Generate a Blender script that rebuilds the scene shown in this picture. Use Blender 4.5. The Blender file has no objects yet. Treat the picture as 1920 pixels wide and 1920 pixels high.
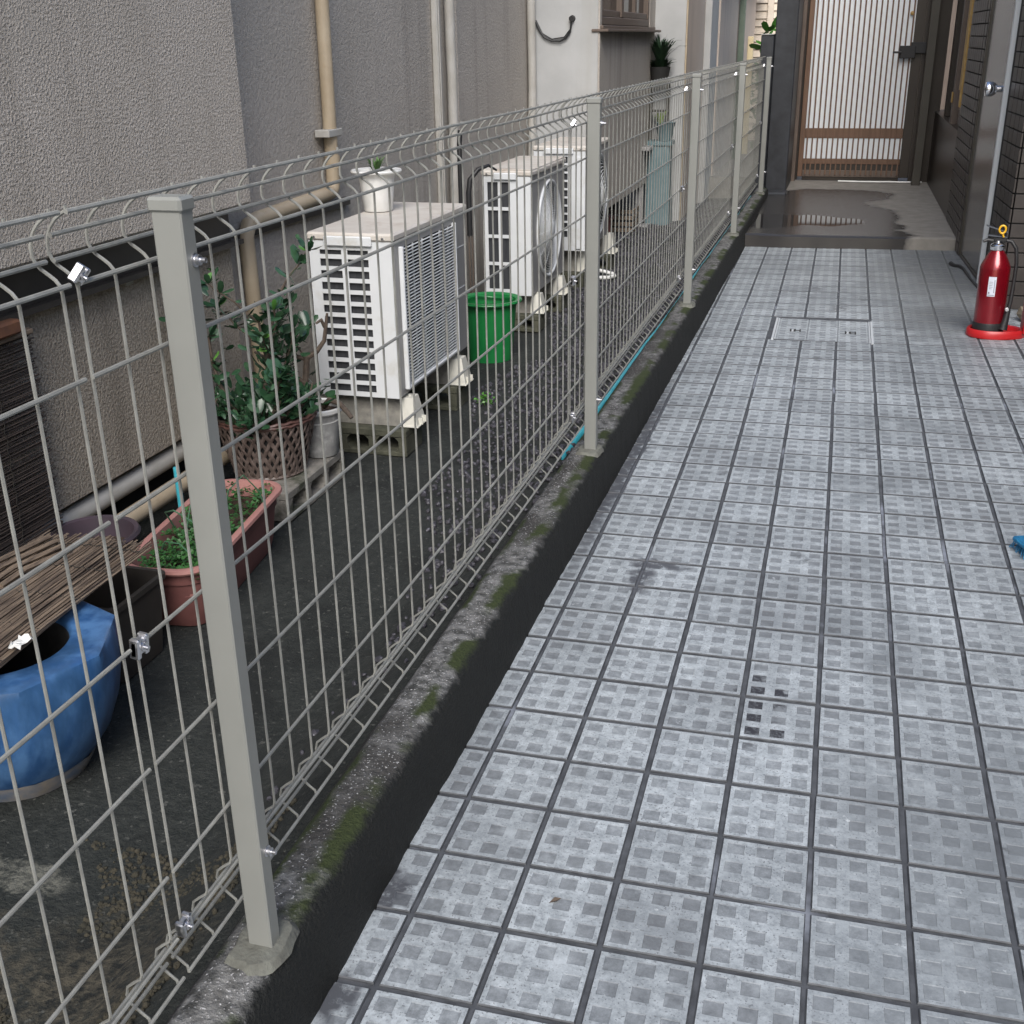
import bpy, math, random
from mathutils import Vector, Matrix, Euler, noise as mnoise

random.seed(7)
S = bpy.context.scene
COL = S.collection
PI = math.pi
R = math.radians

# ------------------------------------------------------------------ camera
CAM = Vector((0.6543, -1.0212, 1.2458))
yaw, pitch, roll = -0.2856, -0.3935, -0.0170
fwd = Vector((math.sin(yaw)*math.cos(pitch), math.cos(yaw)*math.cos(pitch), math.sin(pitch)))
rgt = Vector((math.cos(yaw), -math.sin(yaw), 0))
upv = rgt.cross(fwd)
r2 = math.cos(roll)*rgt + math.sin(roll)*upv
u2 = -math.sin(roll)*rgt + math.cos(roll)*upv
cd = bpy.data.cameras.new('camera')
cam = bpy.data.objects.new('camera', cd)
COL.objects.link(cam)
cam.matrix_world = Matrix(((r2.x, u2.x, -fwd.x, CAM.x), (r2.y, u2.y, -fwd.y, CAM.y),
                           (r2.z, u2.z, -fwd.z, CAM.z), (0, 0, 0, 1)))
cd.sensor_width = 36
cd.sensor_fit = 'HORIZONTAL'
FPX = 2127.7
cd.lens = FPX/1920*36
cd.clip_start = 0.05
cd.clip_end = 500
S.camera = cam

def pix(p):
    v = Vector(p)-CAM
    d = v.dot(fwd)
    if d < 0.05:
        return None
    return 960+FPX*v.dot(r2)/d, 960-FPX*v.dot(u2)/d

# ------------------------------------------------------------------ world, sun
SUN_EL, SUN_AZ = R(44), R(168)     # azimuth clockwise from +Y: from behind the camera
w = bpy.data.worlds.new('World')
S.world = w
w.use_nodes = True
nt = w.node_tree
bg = nt.nodes['Background']
sky = nt.nodes.new('ShaderNodeTexSky')
sky.sky_type = 'NISHITA'
sky.sun_disc = False
sky.sun_elevation = SUN_EL
sky.sun_rotation = SUN_AZ
sky.air_density = 1.0
sky.dust_density = 2.5
nt.links.new(sky.outputs[0], bg.inputs[0])
bg.inputs[1].default_value = 0.15
sl = bpy.data.lights.new('sun', 'SUN')
sl.energy = 2.0
sl.angle = R(35)
sl.color = (1.0, 0.99, 0.975)
so = bpy.data.objects.new('sun', sl)
COL.objects.link(so)
sd = Vector((math.sin(SUN_AZ)*math.cos(SUN_EL), math.cos(SUN_AZ)*math.cos(SUN_EL), math.sin(SUN_EL)))
so.rotation_euler = sd.to_track_quat('Z', 'Y').to_euler()
S.view_settings.view_transform = 'Standard'
S.view_settings.look = 'None'
S.view_settings.gamma = 1
S.view_settings.use_curve_mapping = False
S.view_settings.exposure = 0.58
S.render.engine = 'CYCLES'

# ------------------------------------------------------------------ helpers
class MB:
    def __init__(s):
        s.v, s.f, s.m, s.cur = [], [], [], 0
    def add(s, vs, fs):
        o = len(s.v)
        s.v.extend([tuple(p) for p in vs])
        s.f.extend([tuple(i+o for i in f) for f in fs])
        s.m.extend([s.cur]*len(fs))
        return s
    def box(s, x0, x1, y0, y1, z0, z1, M=None):
        vs = [(x0,y0,z0),(x1,y0,z0),(x1,y1,z0),(x0,y1,z0),(x0,y0,z1),(x1,y0,z1),(x1,y1,z1),(x0,y1,z1)]
        if M: vs = [M @ Vector(p) for p in vs]
        return s.add(vs, [(0,3,2,1),(4,5,6,7),(0,1,5,4),(1,2,6,5),(2,3,7,6),(3,0,4,7)])
    def rbox(s, x0, x1, y0, y1, z0, z1, b=0.004, M=None):
        # chamfered box: 24 verts
        xs, ys, zs = (x0, x1), (y0, y1), (z0, z1)
        vs = []; idx = {}
        for i in (0, 1):
            for j in (0, 1):
                for k in (0, 1):
                    sx, sy, sz = (1-2*i)*b, (1-2*j)*b, (1-2*k)*b
                    for a, p in enumerate(((xs[i], ys[j]+sy, zs[k]+sz), (xs[i]+sx, ys[j], zs[k]+sz), (xs[i]+sx, ys[j]+sy, zs[k]))):
                        idx[(i, j, k, a)] = len(vs); vs.append(p)
        f = []
        g = lambda i, j, k, a: idx[(i, j, k, a)]
        for i in (0, 1):
            q = [g(i,0,0,0), g(i,1,0,0), g(i,1,1,0), g(i,0,1,0)]; f.append(q if i else q[::-1])
            q = [g(0,i,0,1), g(1,i,0,1), g(1,i,1,1), g(0,i,1,1)]; f.append(q[::-1] if i else q)
            q = [g(0,0,i,2), g(1,0,i,2), g(1,1,i,2), g(0,1,i,2)]; f.append(q if i else q[::-1])
        for a in (0, 1):
            for b_ in (0, 1):
                f.append([g(a,b_,0,0), g(a,b_,1,0), g(a,b_,1,1), g(a,b_,0,1)])
                f.append([g(a,0,b_,0), g(a,1,b_,0), g(a,1,b_,2), g(a,0,b_,2)])
                f.append([g(0,a,b_,1), g(1,a,b_,1), g(1,a,b_,2), g(0,a,b_,2)])
                for c in (0, 1):
                    f.append([g(a,b_,c,0), g(a,b_,c,1), g(a,b_,c,2)])
        if M: vs = [M @ Vector(p) for p in vs]
        return s.add(vs, f)
    def tube(s, pts, r, n=6, cap=True, radii=None):
        pts = [Vector(p) for p in pts]
        vs, fs = [], []
        prev = None
        for i, p in enumerate(pts):
            t = (pts[min(i+1, len(pts)-1)]-pts[max(i-1, 0)])
            if t.length < 1e-9: t = Vector((0, 0, 1))
            t.normalize()
            if prev is None:
                a = t.cross(Vector((0, 0, 1)))
                if a.length < 0.1: a = t.cross(Vector((0, 1, 0)))
            else:
                a = prev - t*prev.dot(t)
            a.normalize(); prev = a
            b = t.cross(a)
            rr = radii[i] if radii else r
            for k in range(n):
                q = 2*PI*k/n
                vs.append(p+a*rr*math.cos(q)+b*rr*math.sin(q))
        for i in range(len(pts)-1):
            for k in range(n):
                fs.append((i*n+k, i*n+(k+1) % n, (i+1)*n+(k+1) % n, (i+1)*n+k))
        if cap:
            fs.append(tuple(range(n))[::-1]); fs.append(tuple((len(pts)-1)*n+k for k in range(n)))
        return s.add(vs, fs)
    def lathe(s, prof, cx=0, cy=0, n=32, M=None, sx=1, sy=1):
        vs, fs = [], []
        for r, z in prof:
            for k in range(n):
                q = 2*PI*k/n
                vs.append((cx+sx*r*math.cos(q), cy+sy*r*math.sin(q), z))
        for i in range(len(prof)-1):
            for k in range(n):
                fs.append((i*n+k, i*n+(k+1) % n, (i+1)*n+(k+1) % n, (i+1)*n+k))
        if M: vs = [M @ Vector(p) for p in vs]
        return s.add(vs, fs)
    def prism(s, poly, z0, z1, M=None):
        n = len(poly)
        vs = [(x, y, z0) for x, y in poly]+[(x, y, z1) for x, y in poly]
        fs = [tuple(range(n))[::-1], tuple(range(n, 2*n))]+[(i, (i+1) % n, n+(i+1) % n, n+i) for i in range(n)]
        if M: vs = [M @ Vector(p) for p in vs]
        return s.add(vs, fs)
    def mesh(s, name, mats, smooth=False):
        me = bpy.data.meshes.new(name)
        me.from_pydata(s.v, [], s.f)
        for m in (mats if isinstance(mats, (list, tuple)) else [mats]):
            me.materials.append(m)
        if max(s.m, default=0) > 0:
            me.polygons.foreach_set('material_index', s.m)
        if smooth:
            me.polygons.foreach_set('use_smooth', [True]*len(s.f))
            try: me.set_sharp_from_angle(angle=R(40))
            except Exception: pass
        me.update()
        return me
    def obj(s, name, mats, parent=None, smooth=False, **props):
        return link(name, s.mesh(name, mats, smooth), parent, **props)

def link(name, me, parent=None, loc=None, **props):
    o = bpy.data.objects.new(name, me)
    COL.objects.link(o)
    if parent: o.parent = parent
    if loc is not None: o.location = loc
    for k, v in props.items(): o[k] = v
    return o

def thing(name, label, cat, loc=(0, 0, 0), rot=0, group=None):
    o = bpy.data.objects.new(name, None)
    COL.objects.link(o)
    o.empty_display_size = 0.05
    o.location = loc
    o.rotation_euler = (0, 0, rot)
    o['label'] = label; o['category'] = cat
    if group: o['group'] = group
    return o

def tag(o, label, cat, group=None):
    o['label'] = label; o['category'] = cat
    if group: o['group'] = group
    return o

# ------------------------------------------------------------------ materials
def mat(name, c1, c2=None, rough=0.6, rough2=None, scale=20, detail=4, bump=0, bscale=None, bdist=0.002,
        c3=None, scale3=3, t3=(0.5, 0.62), metal=0, stretch=(1, 1, 1), spec=0.5, coat=0, ramp=(0.35, 0.65), voro=0, dots=None, nro=0.55):
    m = bpy.data.materials.new(name)
    m.use_nodes = True
    nt = m.node_tree; N = nt.nodes; L = nt.links
    b = N['Principled BSDF']
    b.inputs['Metallic'].default_value = metal
    b.inputs['Specular IOR Level'].default_value = spec
    b.inputs['Roughness'].default_value = rough
    if coat:
        b.inputs['Coat Weight'].default_value = coat
        b.inputs['Coat Roughness'].default_value = 0.15
    if c2 is None and not bump:
        b.inputs['Base Color'].default_value = (*c1, 1)
        return m
    g = N.new('ShaderNodeNewGeometry')
    mp = N.new('ShaderNodeMapping'); mp.inputs['Scale'].default_value = stretch
    L.new(g.outputs['Position'], mp.inputs[0])
    vec = mp.outputs[0]
    def nz(sc, det=4, ro=0.55):
        n = N.new('ShaderNodeTexNoise'); n.inputs['Scale'].default_value = sc
        n.inputs['Detail'].default_value = det; n.inputs['Roughness'].default_value = ro
        L.new(vec, n.inputs['Vector']); return n.outputs['Fac']
    def ramp_(src, a, c):
        r = N.new('ShaderNodeMapRange'); r.inputs[1].default_value = a; r.inputs[2].default_value = c
        L.new(src, r.inputs[0]); return r.outputs[0]
    def mix(f, a, c):
        x = N.new('ShaderNodeMix'); x.data_type = 'RGBA'
        L.new(f, x.inputs[0])
        for i, q in ((6, a), (7, c)):
            if isinstance(q, tuple): x.inputs[i].default_value = (*q, 1)
            else: L.new(q, x.inputs[i])
        return x.outputs[2]
    col = None
    if c2:
        col = mix(ramp_(nz(scale, detail, nro), *ramp), c1, c2)
        if c3:
            col = mix(ramp_(nz(scale3, 6, 0.65), *t3), col, c3)
        if dots:
            dc, ds, dt = dots
            n = nz(ds, 1)
            col = mix(ramp_(n, dt, dt+0.03), col, dc)
        L.new(col, b.inputs['Base Color'])
    else:
        b.inputs['Base Color'].default_value = (*c1, 1)
    if rough2 is not None:
        rr = N.new('ShaderNodeMapRange'); rr.inputs[1].default_value = 0.35; rr.inputs[2].default_value = 0.65
        rr.inputs[3].default_value = rough; rr.inputs[4].default_value = rough2
        L.new(nz(scale3, 5), rr.inputs[0]); L.new(rr.outputs[0], b.inputs['Roughness'])
    if bump:
        bn = N.new('ShaderNodeBump'); bn.inputs['Strength'].default_value = bump; bn.inputs['Distance'].default_value = bdist
        h = nz(bscale or scale*3, 3, 0.6)
        if voro:
            v = N.new('ShaderNodeTexVoronoi'); v.inputs['Scale'].default_value = voro; v.feature = 'SMOOTH_F1'
            L.new(vec, v.inputs['Vector'])
            ml = N.new('ShaderNodeMath'); ml.operation = 'SUBTRACT'
            L.new(h, ml.inputs[0]); L.new(v.outputs['Distance'], ml.inputs[1]); h = ml.outputs[0]
        L.new(h, bn.inputs['Height']); L.new(bn.outputs[0], b.inputs['Normal'])
    return m

def ellipse_mask(nt, blobs, soft=0.25, wob=0.05, wscale=14):
    """mask = 1 inside any of the (x, y, rx, ry) world-space ellipses, with a ragged edge"""
    N, L = nt.nodes, nt.links
    g = N.new('ShaderNodeNewGeometry')
    n = N.new('ShaderNodeTexNoise'); n.inputs['Scale'].default_value = wscale; n.inputs['Detail'].default_value = 5
    L.new(g.outputs['Position'], n.inputs['Vector'])
    s = N.new('ShaderNodeVectorMath'); s.operation = 'MULTIPLY_ADD'
    s.inputs[1].default_value = (wob*2, wob*2, 0)
    L.new(n.outputs['Color'], s.inputs[0]); 
    a0 = N.new('ShaderNodeVectorMath'); a0.operation = 'ADD'; a0.inputs[1].default_value = (-wob, -wob, 0)
    L.new(g.outputs['Position'], a0.inputs[0]); L.new(a0.outputs[0], s.inputs[2])
    out = None
    for (x, y, rx, ry) in blobs:
        m = N.new('ShaderNodeMapping'); m.vector_type = 'POINT'
        m.inputs['Location'].default_value = (-x/rx, -y/ry, 0)
        m.inputs['Scale'].default_value = (1/rx, 1/ry, 0)
        L.new(s.outputs[0], m.inputs[0])
        ln = N.new('ShaderNodeVectorMath'); ln.operation = 'LENGTH'
        L.new(m.outputs[0], ln.inputs[0])
        mr = N.new('ShaderNodeMapRange'); mr.inputs[1].default_value = 1; mr.inputs[2].default_value = 1-soft
        L.new(ln.outputs['Value'], mr.inputs[0])
        if out is None: out = mr.outputs[0]
        else:
            mx = N.new('ShaderNodeMath'); mx.operation = 'MAXIMUM'
            L.new(out, mx.inputs[0]); L.new(mr.outputs[0], mx.inputs[1]); out = mx.outputs[0]
    return out

def overlay(m, mask, color=None, rough=None, amount=1.0):
    nt = m.node_tree; N, L = nt.nodes, nt.links
    if amount != 1.0:
        mm = N.new('ShaderNodeMath'); mm.operation = 'MULTIPLY'; mm.inputs[1].default_value = amount
        L.new(mask, mm.inputs[0]); mask = mm.outputs[0]
    b = N['Principled BSDF']
    for name, val in (('Base Color', color), ('Roughness', rough)):
        if val is None: continue
        x = N.new('ShaderNodeMix')
        if name == 'Base Color':
            x.data_type = 'RGBA'; ia, ib, io = 6, 7, 2; v = (*val, 1)
        else:
            x.data_type = 'FLOAT'; ia, ib, io = 2, 3, 0; v = val
        i = b.inputs[name]
        if i.is_linked:
            L.new(i.links[0].from_socket, x.inputs[ia])
        else: x.inputs[ia].default_value = i.default_value
        x.inputs[ib].default_value = v
        L.new(mask, x.inputs[0]); L.new(x.outputs[io], i)

M = {}
M['wire'] = mat('fence_wire_paint', (0.285, 0.288, 0.265), (0.225, 0.225, 0.207), rough=0.32, scale=60, spec=0.5)
M['post'] = mat('fence_post_paint', (0.245, 0.25, 0.232), (0.225, 0.23, 0.213), rough=0.42, scale=9)
M['zinc'] = mat('bright_zinc', (0.62, 0.62, 0.64), rough=0.33, metal=1)
M['chrome'] = mat('chrome', (0.8, 0.8, 0.82), rough=0.08, metal=1)
M['tile'] = mat('floor_tile_worn_face', (0.23, 0.255, 0.272), (0.50, 0.545, 0.57), rough=0.38, rough2=0.55, scale=42, detail=10, nro=0.80,
                c3=(0.20, 0.22, 0.235), scale3=2.3, t3=(0.48, 0.72), bump=0.35, bscale=260, bdist=0.0008, ramp=(0.34, 0.66),
                dots=((0.15, 0.155, 0.165), 260, 0.655))
M['tile_low'] = mat('floor_tile_recess', (0.125, 0.138, 0.148), (0.33, 0.358, 0.38), rough=0.5, scale=42, detail=10, nro=0.82,
                    c3=(0.13, 0.138, 0.145), scale3=2.3, t3=(0.45, 0.66), bump=0.25, bscale=300, bdist=0.0006)
M['tile_side'] = mat('floor_tile_edge', (0.085, 0.092, 0.10), (0.045, 0.048, 0.054), rough=0.6, scale=40)
M['grout'] = mat('tile_grout', (0.045, 0.049, 0.056), (0.085, 0.092, 0.103), rough=0.85, scale=25, c3=(0.22, 0.24, 0.28), scale3=1.7, t3=(0.56, 0.64), bump=0.4, bscale=300, bdist=0.001)
stain = ellipse_mask(M['tile_low'].node_tree, [(0.56, 0.98, 0.038, 0.17), (0.61, 1.03, 0.025, 0.05), (0.61, 0.90, 0.03, 0.03)], soft=0.35, wob=0.04, wscale=60)
overlay(M['tile_low'], stain, color=(0.035, 0.034, 0.038))
def mottle(m, mask, scale, a, b):
    nt = m.node_tree; N, L = nt.nodes, nt.links
    g = N.new('ShaderNodeNewGeometry'); n = N.new('ShaderNodeTexNoise'); n.inputs['Scale'].default_value = scale
    n.inputs['Detail'].default_value = 10; n.inputs['Roughness'].default_value = 0.7
    L.new(g.outputs['Position'], n.inputs['Vector'])
    r = N.new('ShaderNodeMapRange'); r.inputs[1].default_value = a; r.inputs[2].default_value = b; L.new(n.outputs['Fac'], r.inputs[0])
    if mask is None: return r.outputs[0]
    q = N.new('ShaderNodeMath'); q.operation = 'MULTIPLY'; L.new(mask, q.inputs[0]); L.new(r.outputs[0], q.inputs[1]); return q.outputs[0]
def tone_by_tile(m, amt):
    nt = m.node_tree; N, L = nt.nodes, nt.links
    oi = N.new('ShaderNodeObjectInfo'); r = N.new('ShaderNodeMapRange'); r.inputs[3].default_value = 1-amt; r.inputs[4].default_value = 1+amt*0.6
    L.new(oi.outputs['Random'], r.inputs[0])
    b = N['Principled BSDF']; i = b.inputs['Base Color']
    x = N.new('ShaderNodeVectorMath'); x.operation = 'SCALE'; L.new(i.links[0].from_socket, x.inputs[0]); L.new(r.outputs[0], x.inputs['Scale']); L.new(x.outputs[0], i)
for k in ('tile', 'tile_low'):
    tone_by_tile(M[k], 0.13)
    m = M[k]
    # broad grubby zones: near right, right middle, towards the step
    mk = ellipse_mask(m.node_tree, [(1.10, 0.15, 0.50, 1.2), (1.40, 1.6, 0.36, 0.9), (0.80, -0.1, 0.22, 0.6)], soft=0.75, wob=0.12, wscale=7)
    overlay(m, mk, color=(0.215, 0.236, 0.25), amount=0.6)
    overlay(m, mottle(m, mk, 30, 0.40, 0.66), color=(0.13, 0.145, 0.155), amount=0.75)
    mk = ellipse_mask(m.node_tree, [(0.78, 2.25, 0.18, 0.16), (0.95, 2.85, 0.3, 0.14), (0.62, 5.0, 0.5, 0.5), (0.45, 5.7, 0.5, 0.4), (0.85, 1.3, 0.1, 0.3), (1.0, 3.9, 0.3, 0.6)], soft=0.8, wob=0.12, wscale=8)
    overlay(m, mottle(m, mk, 16, 0.3, 0.6), color=(0.15, 0.165, 0.175), amount=0.75)
    overlay(m, mottle(m, None, 11, 0.56, 0.74), color=(0.17, 0.187, 0.195), amount=0.7)
    overlay(m, mottle(m, None, 46, 0.64, 0.70), color=(0.66, 0.70, 0.72), amount=0.7)
    overlay(m, mottle(m, None, 95, 0.66, 0.70), color=(0.10, 0.11, 0.115), amount=0.7)
    overlay(m, mottle(m, None, 130, 0.50, 0.62), color=(0.19, 0.208, 0.22), amount=0.55)
    overlay(m, mottle(m, None, 6.5, 0.54, 0.70), color=(0.50, 0.545, 0.57), amount=0.5)
for k in ('tile', 'tile_low', 'grout', 'tile_side'):
    mk = ellipse_mask(M[k].node_tree, [(0.27, 1.60, 0.10, 0.03), (0.245, 1.50, 0.03, 0.09), (0.045, 0.30, 0.06, 0.05), (0.05, 0.08, 0.05, 0.06), (0.02, -0.1, 0.09, 0.07), (0.06, 2.4, 0.035, 1.0)], soft=0.5, wob=0.05, wscale=30)
    overlay(M[k], mottle(M[k], mk, 34, 0.33, 0.46), color=(0.085, 0.09, 0.10), rough=0.5)
    mk = ellipse_mask(M[k].node_tree, [(0.66, 4.72, 0.05, 0.14), (0.76, 4.95, 0.04, 0.10), (0.52, 5.15, 0.06, 0.05), (0.80, 5.55, 0.05, 0.12), (0.58, 3.72, 0.05, 0.05), (0.55, 3.38, 0.07, 0.035),
        (0.50, 3.05, 0.04, 0.04), (0.66, 3.95, 0.04, 0.05), (0.78, 2.6, 0.05, 0.03), (0.62, 1.72, 0.03, 0.03), (0.35, 2.3, 0.05, 0.03), (1.0, 0.62, 0.02, 0.02)], soft=0.6, wob=0.05, wscale=26)
    overlay(M[k], mottle(M[k], mk, 40, 0.42, 0.58), color=(0.085, 0.09, 0.095), amount=0.8)
    dirty = ellipse_mask(M[k].node_tree, [(1.2, 5.7, 0.55, 1.6), (1.15, 4.6, 0.35, 0.6)], soft=0.7, wob=0.12, wscale=5)
    overlay(M[k], dirty, color=(0.12, 0.127, 0.13), amount=0.85)
M['kerb'] = mat('kerb_concrete', (0.055, 0.056, 0.053), (0.235, 0.235, 0.23), rough=0.8, scale=45, detail=9, ramp=(0.36, 0.64), c3=(0.05, 0.048, 0.045), scale3=3.4,
                t3=(0.46, 0.62), bump=1.0, bscale=120, bdist=0.006, dots=((0.5, 0.5, 0.5), 240, 0.66))
# black algae on the two flanks of the kerb and moss cushions along its shoulders, with ragged edges of their own
def edge_growth(m, x_lo, x_hi, wob, color, nscale=16, cut=None, cscale=5):
    nt = m.node_tree; N, L = nt.nodes, nt.links
    g = N.new('ShaderNodeNewGeometry'); sx = N.new('ShaderNodeSeparateXYZ'); L.new(g.outputs['Position'], sx.inputs[0])
    n = N.new('ShaderNodeTexNoise'); n.inputs['Scale'].default_value = nscale; n.inputs['Detail'].default_value = 8; n.inputs['Roughness'].default_value = 0.7
    L.new(g.outputs['Position'], n.inputs['Vector'])
    a = N.new('ShaderNodeMath'); a.operation = 'MULTIPLY_ADD'; a.inputs[1].default_value = wob; L.new(n.outputs['Fac'], a.inputs[0]); L.new(sx.outputs['X'], a.inputs[2])
    r = N.new('ShaderNodeMapRange'); r.inputs[1].default_value = x_lo+wob/2; r.inputs[2].default_value = x_hi+wob/2; L.new(a.outputs[0], r.inputs[0])
    f = r.outputs[0]
    if cut:
        n2 = N.new('ShaderNodeTexNoise'); n2.inputs['Scale'].default_value = cscale; n2.inputs['Detail'].default_value = 6; L.new(g.outputs['Position'], n2.inputs['Vector'])
        r2 = N.new('ShaderNodeMapRange'); r2.inputs[1].default_value = cut; r2.inputs[2].default_value = cut+0.06; L.new(n2.outputs['Fac'], r2.inputs[0])
        mm = N.new('ShaderNodeMath'); mm.operation = 'MULTIPLY'; L.new(f, mm.inputs[0]); L.new(r2.outputs[0], mm.inputs[1]); f = mm.outputs[0]
    overlay(m, f, color=color)
edge_growth(M['kerb'], -0.010, 0.004, 0.05, (0.030, 0.042, 0.010), cut=0.46, cscale=6)
edge_growth(M['kerb'], -0.034, -0.046, 0.05, (0.028, 0.040, 0.010), cut=0.47, cscale=4.5)
edge_growth(M['kerb'], -0.046, -0.058, 0.02, (0.018, 0.017, 0.018))
edge_growth(M['kerb'], 0.020, 0.034, 0.040, (0.006, 0.007, 0.006), nscale=30)
M['algae'] = mat('kerb_face_algae', (0.006, 0.007, 0.007), (0.014, 0.017, 0.012), rough=0.85, scale=18, detail=6, bump=0.8, bscale=90, bdist=0.004, c3=(0.022, 0.022, 0.02), scale3=7, t3=(0.55, 0.72))
M['moss'] = mat('moss', (0.018, 0.026, 0.008), (0.035, 0.04, 0.015), rough=0.95, scale=60, bump=1, bscale=200, bdist=0.004)
M['mortar'] = mat('mortar', (0.17, 0.175, 0.15), (0.11, 0.11, 0.095), rough=0.9, scale=40, bump=0.8, bscale=120, bdist=0.003)
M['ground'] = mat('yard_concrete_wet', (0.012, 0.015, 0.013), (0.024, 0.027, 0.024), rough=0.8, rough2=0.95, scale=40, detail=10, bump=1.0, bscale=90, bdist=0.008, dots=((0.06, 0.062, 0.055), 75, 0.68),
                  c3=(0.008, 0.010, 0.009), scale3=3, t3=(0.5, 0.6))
mk = ellipse_mask(M['ground'].node_tree, [(-0.62, 0.06, 0.24, 0.18), (-0.38, 0.02, 0.24, 0.28), (-0.7, -0.15, 0.3, 0.2)], soft=0.5, wob=0.12, wscale=14)
overlay(M['ground'], mottle(M['ground'], mk, 45, 0.40, 0.60), color=(0.07, 0.062, 0.044))
mk = ellipse_mask(M['ground'].node_tree, [(-0.72, 0.30, 0.17, 0.045), (-0.80, 0.22, 0.1, 0.05)], soft=0.3, wob=0.06, wscale=18)
overlay(M['ground'], mottle(M['ground'], mk, 35, 0.38, 0.55), color=(0.12, 0.12, 0.10))
M['gravel'] = mat('gravel_stone', (0.028, 0.027, 0.032), (0.062, 0.060, 0.072), rough=0.55, scale=120, detail=2, dots=((0.16, 0.16, 0.18), 90, 0.68))
M['stucco'] = mat('coarse_stucco', (0.40, 0.355, 0.305), (0.64, 0.585, 0.515), rough=0.8, scale=135, detail=3, ramp=(0.38, 0.62), bump=1.0, bscale=135, bdist=0.012,
                  c3=(0.45, 0.405, 0.345), scale3=1.6, t3=(0.4, 0.75))
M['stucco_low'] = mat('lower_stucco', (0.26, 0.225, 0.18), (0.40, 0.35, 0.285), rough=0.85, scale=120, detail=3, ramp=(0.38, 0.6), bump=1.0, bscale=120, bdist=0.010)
M['stucco_fine'] = mat('fine_grey_stucco', (0.36, 0.33, 0.295), (0.44, 0.405, 0.36), rough=0.9, scale=90, bump=1.0, bscale=90, bdist=0.006,
                       c3=(0.36, 0.33, 0.29), scale3=2, t3=(0.4, 0.7))
M['stucco_pale'] = mat('pale_stucco', (0.37, 0.375, 0.37), (0.42, 0.425, 0.42), rough=0.9, scale=5, bump=0.4, bscale=150, bdist=0.002)
M['stucco_tan'] = mat('tan_stucco', (0.50, 0.43, 0.37), (0.54, 0.465, 0.40), rough=0.9, scale=3, bump=0.3, bscale=100, bdist=0.002)
def streaks(m, color, amount, a=0.52, b=0.72):
    nt = m.node_tree; N, L = nt.nodes, nt.links
    g = N.new('ShaderNodeNewGeometry'); mp = N.new('ShaderNodeMapping'); mp.inputs['Scale'].default_value = (7, 7, 0.45)
    L.new(g.outputs['Position'], mp.inputs[0])
    n = N.new('ShaderNodeTexNoise'); n.inputs['Scale'].default_value = 1; n.inputs['Detail'].default_value = 8; n.inputs['Roughness'].default_value = 0.6; L.new(mp.outputs[0], n.inputs['Vector'])
    r = N.new('ShaderNodeMapRange'); r.inputs[1].default_value = a; r.inputs[2].default_value = b; L.new(n.outputs['Fac'], r.inputs[0])
    overlay(m, r.outputs[0], color=color, amount=amount)
streaks(M['stucco'], (0.30, 0.265, 0.22), 0.5)
streaks(M['stucco_fine'], (0.22, 0.20, 0.175), 0.65)
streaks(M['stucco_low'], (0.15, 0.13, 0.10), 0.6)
streaks(M['stucco_pale'], (0.34, 0.33, 0.30), 0.5)
streaks(M['stucco_tan'], (0.30, 0.265, 0.235), 0.5)
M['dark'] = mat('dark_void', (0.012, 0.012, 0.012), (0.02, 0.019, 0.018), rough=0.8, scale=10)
M['dark_brown'] = mat('dark_brown_plain', (0.035, 0.03, 0.026), (0.05, 0.044, 0.038), rough=0.5, scale=8)
M['pipe'] = mat('beige_pipe', (0.42, 0.35, 0.25), (0.36, 0.29, 0.2), rough=0.5, scale=8, c3=(0.3, 0.22, 0.13), scale3=9, t3=(0.6, 0.75))
M['pipe_w'] = mat('pale_pipe_cover', (0.42, 0.41, 0.38), (0.36, 0.345, 0.31), rough=0.5, scale=12)
M['ac'] = mat('ac_casing_paint', (0.66, 0.68, 0.69), (0.61, 0.63, 0.64), rough=0.38, scale=5, c3=(0.50, 0.49, 0.44), scale3=7, t3=(0.56, 0.80))
M['ac_top'] = mat('ac_lid_weathered', (0.52, 0.48, 0.43), (0.58, 0.55, 0.50), rough=0.55, scale=9, detail=6, c3=(0.42, 0.36, 0.30), scale3=8, t3=(0.52, 0.72))
M['ac_shade_grey'] = mat('ac_front_shade_grey', (0.29, 0.285, 0.28), (0.26, 0.255, 0.25), rough=0.42, scale=5)  # shaded front of the white casings put into the colour; also plain grey
M['fin'] = mat('ac_fins', (0.028, 0.030, 0.034), (0.045, 0.047, 0.052), rough=0.5, scale=200, stretch=(1, 1, 0.05))
M['black'] = mat('black_rubber', (0.015, 0.015, 0.016), rough=0.5)
M['white'] = mat('white_plastic', (0.72, 0.72, 0.70), (0.64, 0.64, 0.61), rough=0.35, scale=20)
M['cap'] = mat('ivory_plastic', (0.62, 0.61, 0.54), (0.55, 0.54, 0.48), rough=0.4, scale=20)
M['concrete'] = mat('block_concrete', (0.17, 0.16, 0.14), (0.24, 0.225, 0.20), rough=0.9, scale=22, detail=7, bump=0.8, bscale=140, bdist=0.003, c3=(0.05, 0.055, 0.035), scale3=8, t3=(0.48, 0.62))
M['concrete_moss'] = mat('mossy_block', (0.045, 0.048, 0.032), (0.085, 0.085, 0.06), rough=0.95, scale=18, detail=7, bump=0.8, bscale=140, bdist=0.003)
M['footc'] = mat('foot_concrete', (0.25, 0.24, 0.21), (0.16, 0.155, 0.14), rough=0.9, scale=30, bump=0.6, bscale=120, bdist=0.003)
M['green_p'] = mat('green_plastic', (0.015, 0.20, 0.05), (0.012, 0.17, 0.045), rough=0.33, scale=10)
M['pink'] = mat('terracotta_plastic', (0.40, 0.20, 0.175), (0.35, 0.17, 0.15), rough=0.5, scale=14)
M['pink_low'] = mat('terracotta_plastic_body', (0.20, 0.085, 0.075), (0.16, 0.066, 0.06), rough=0.5, scale=14)
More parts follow.
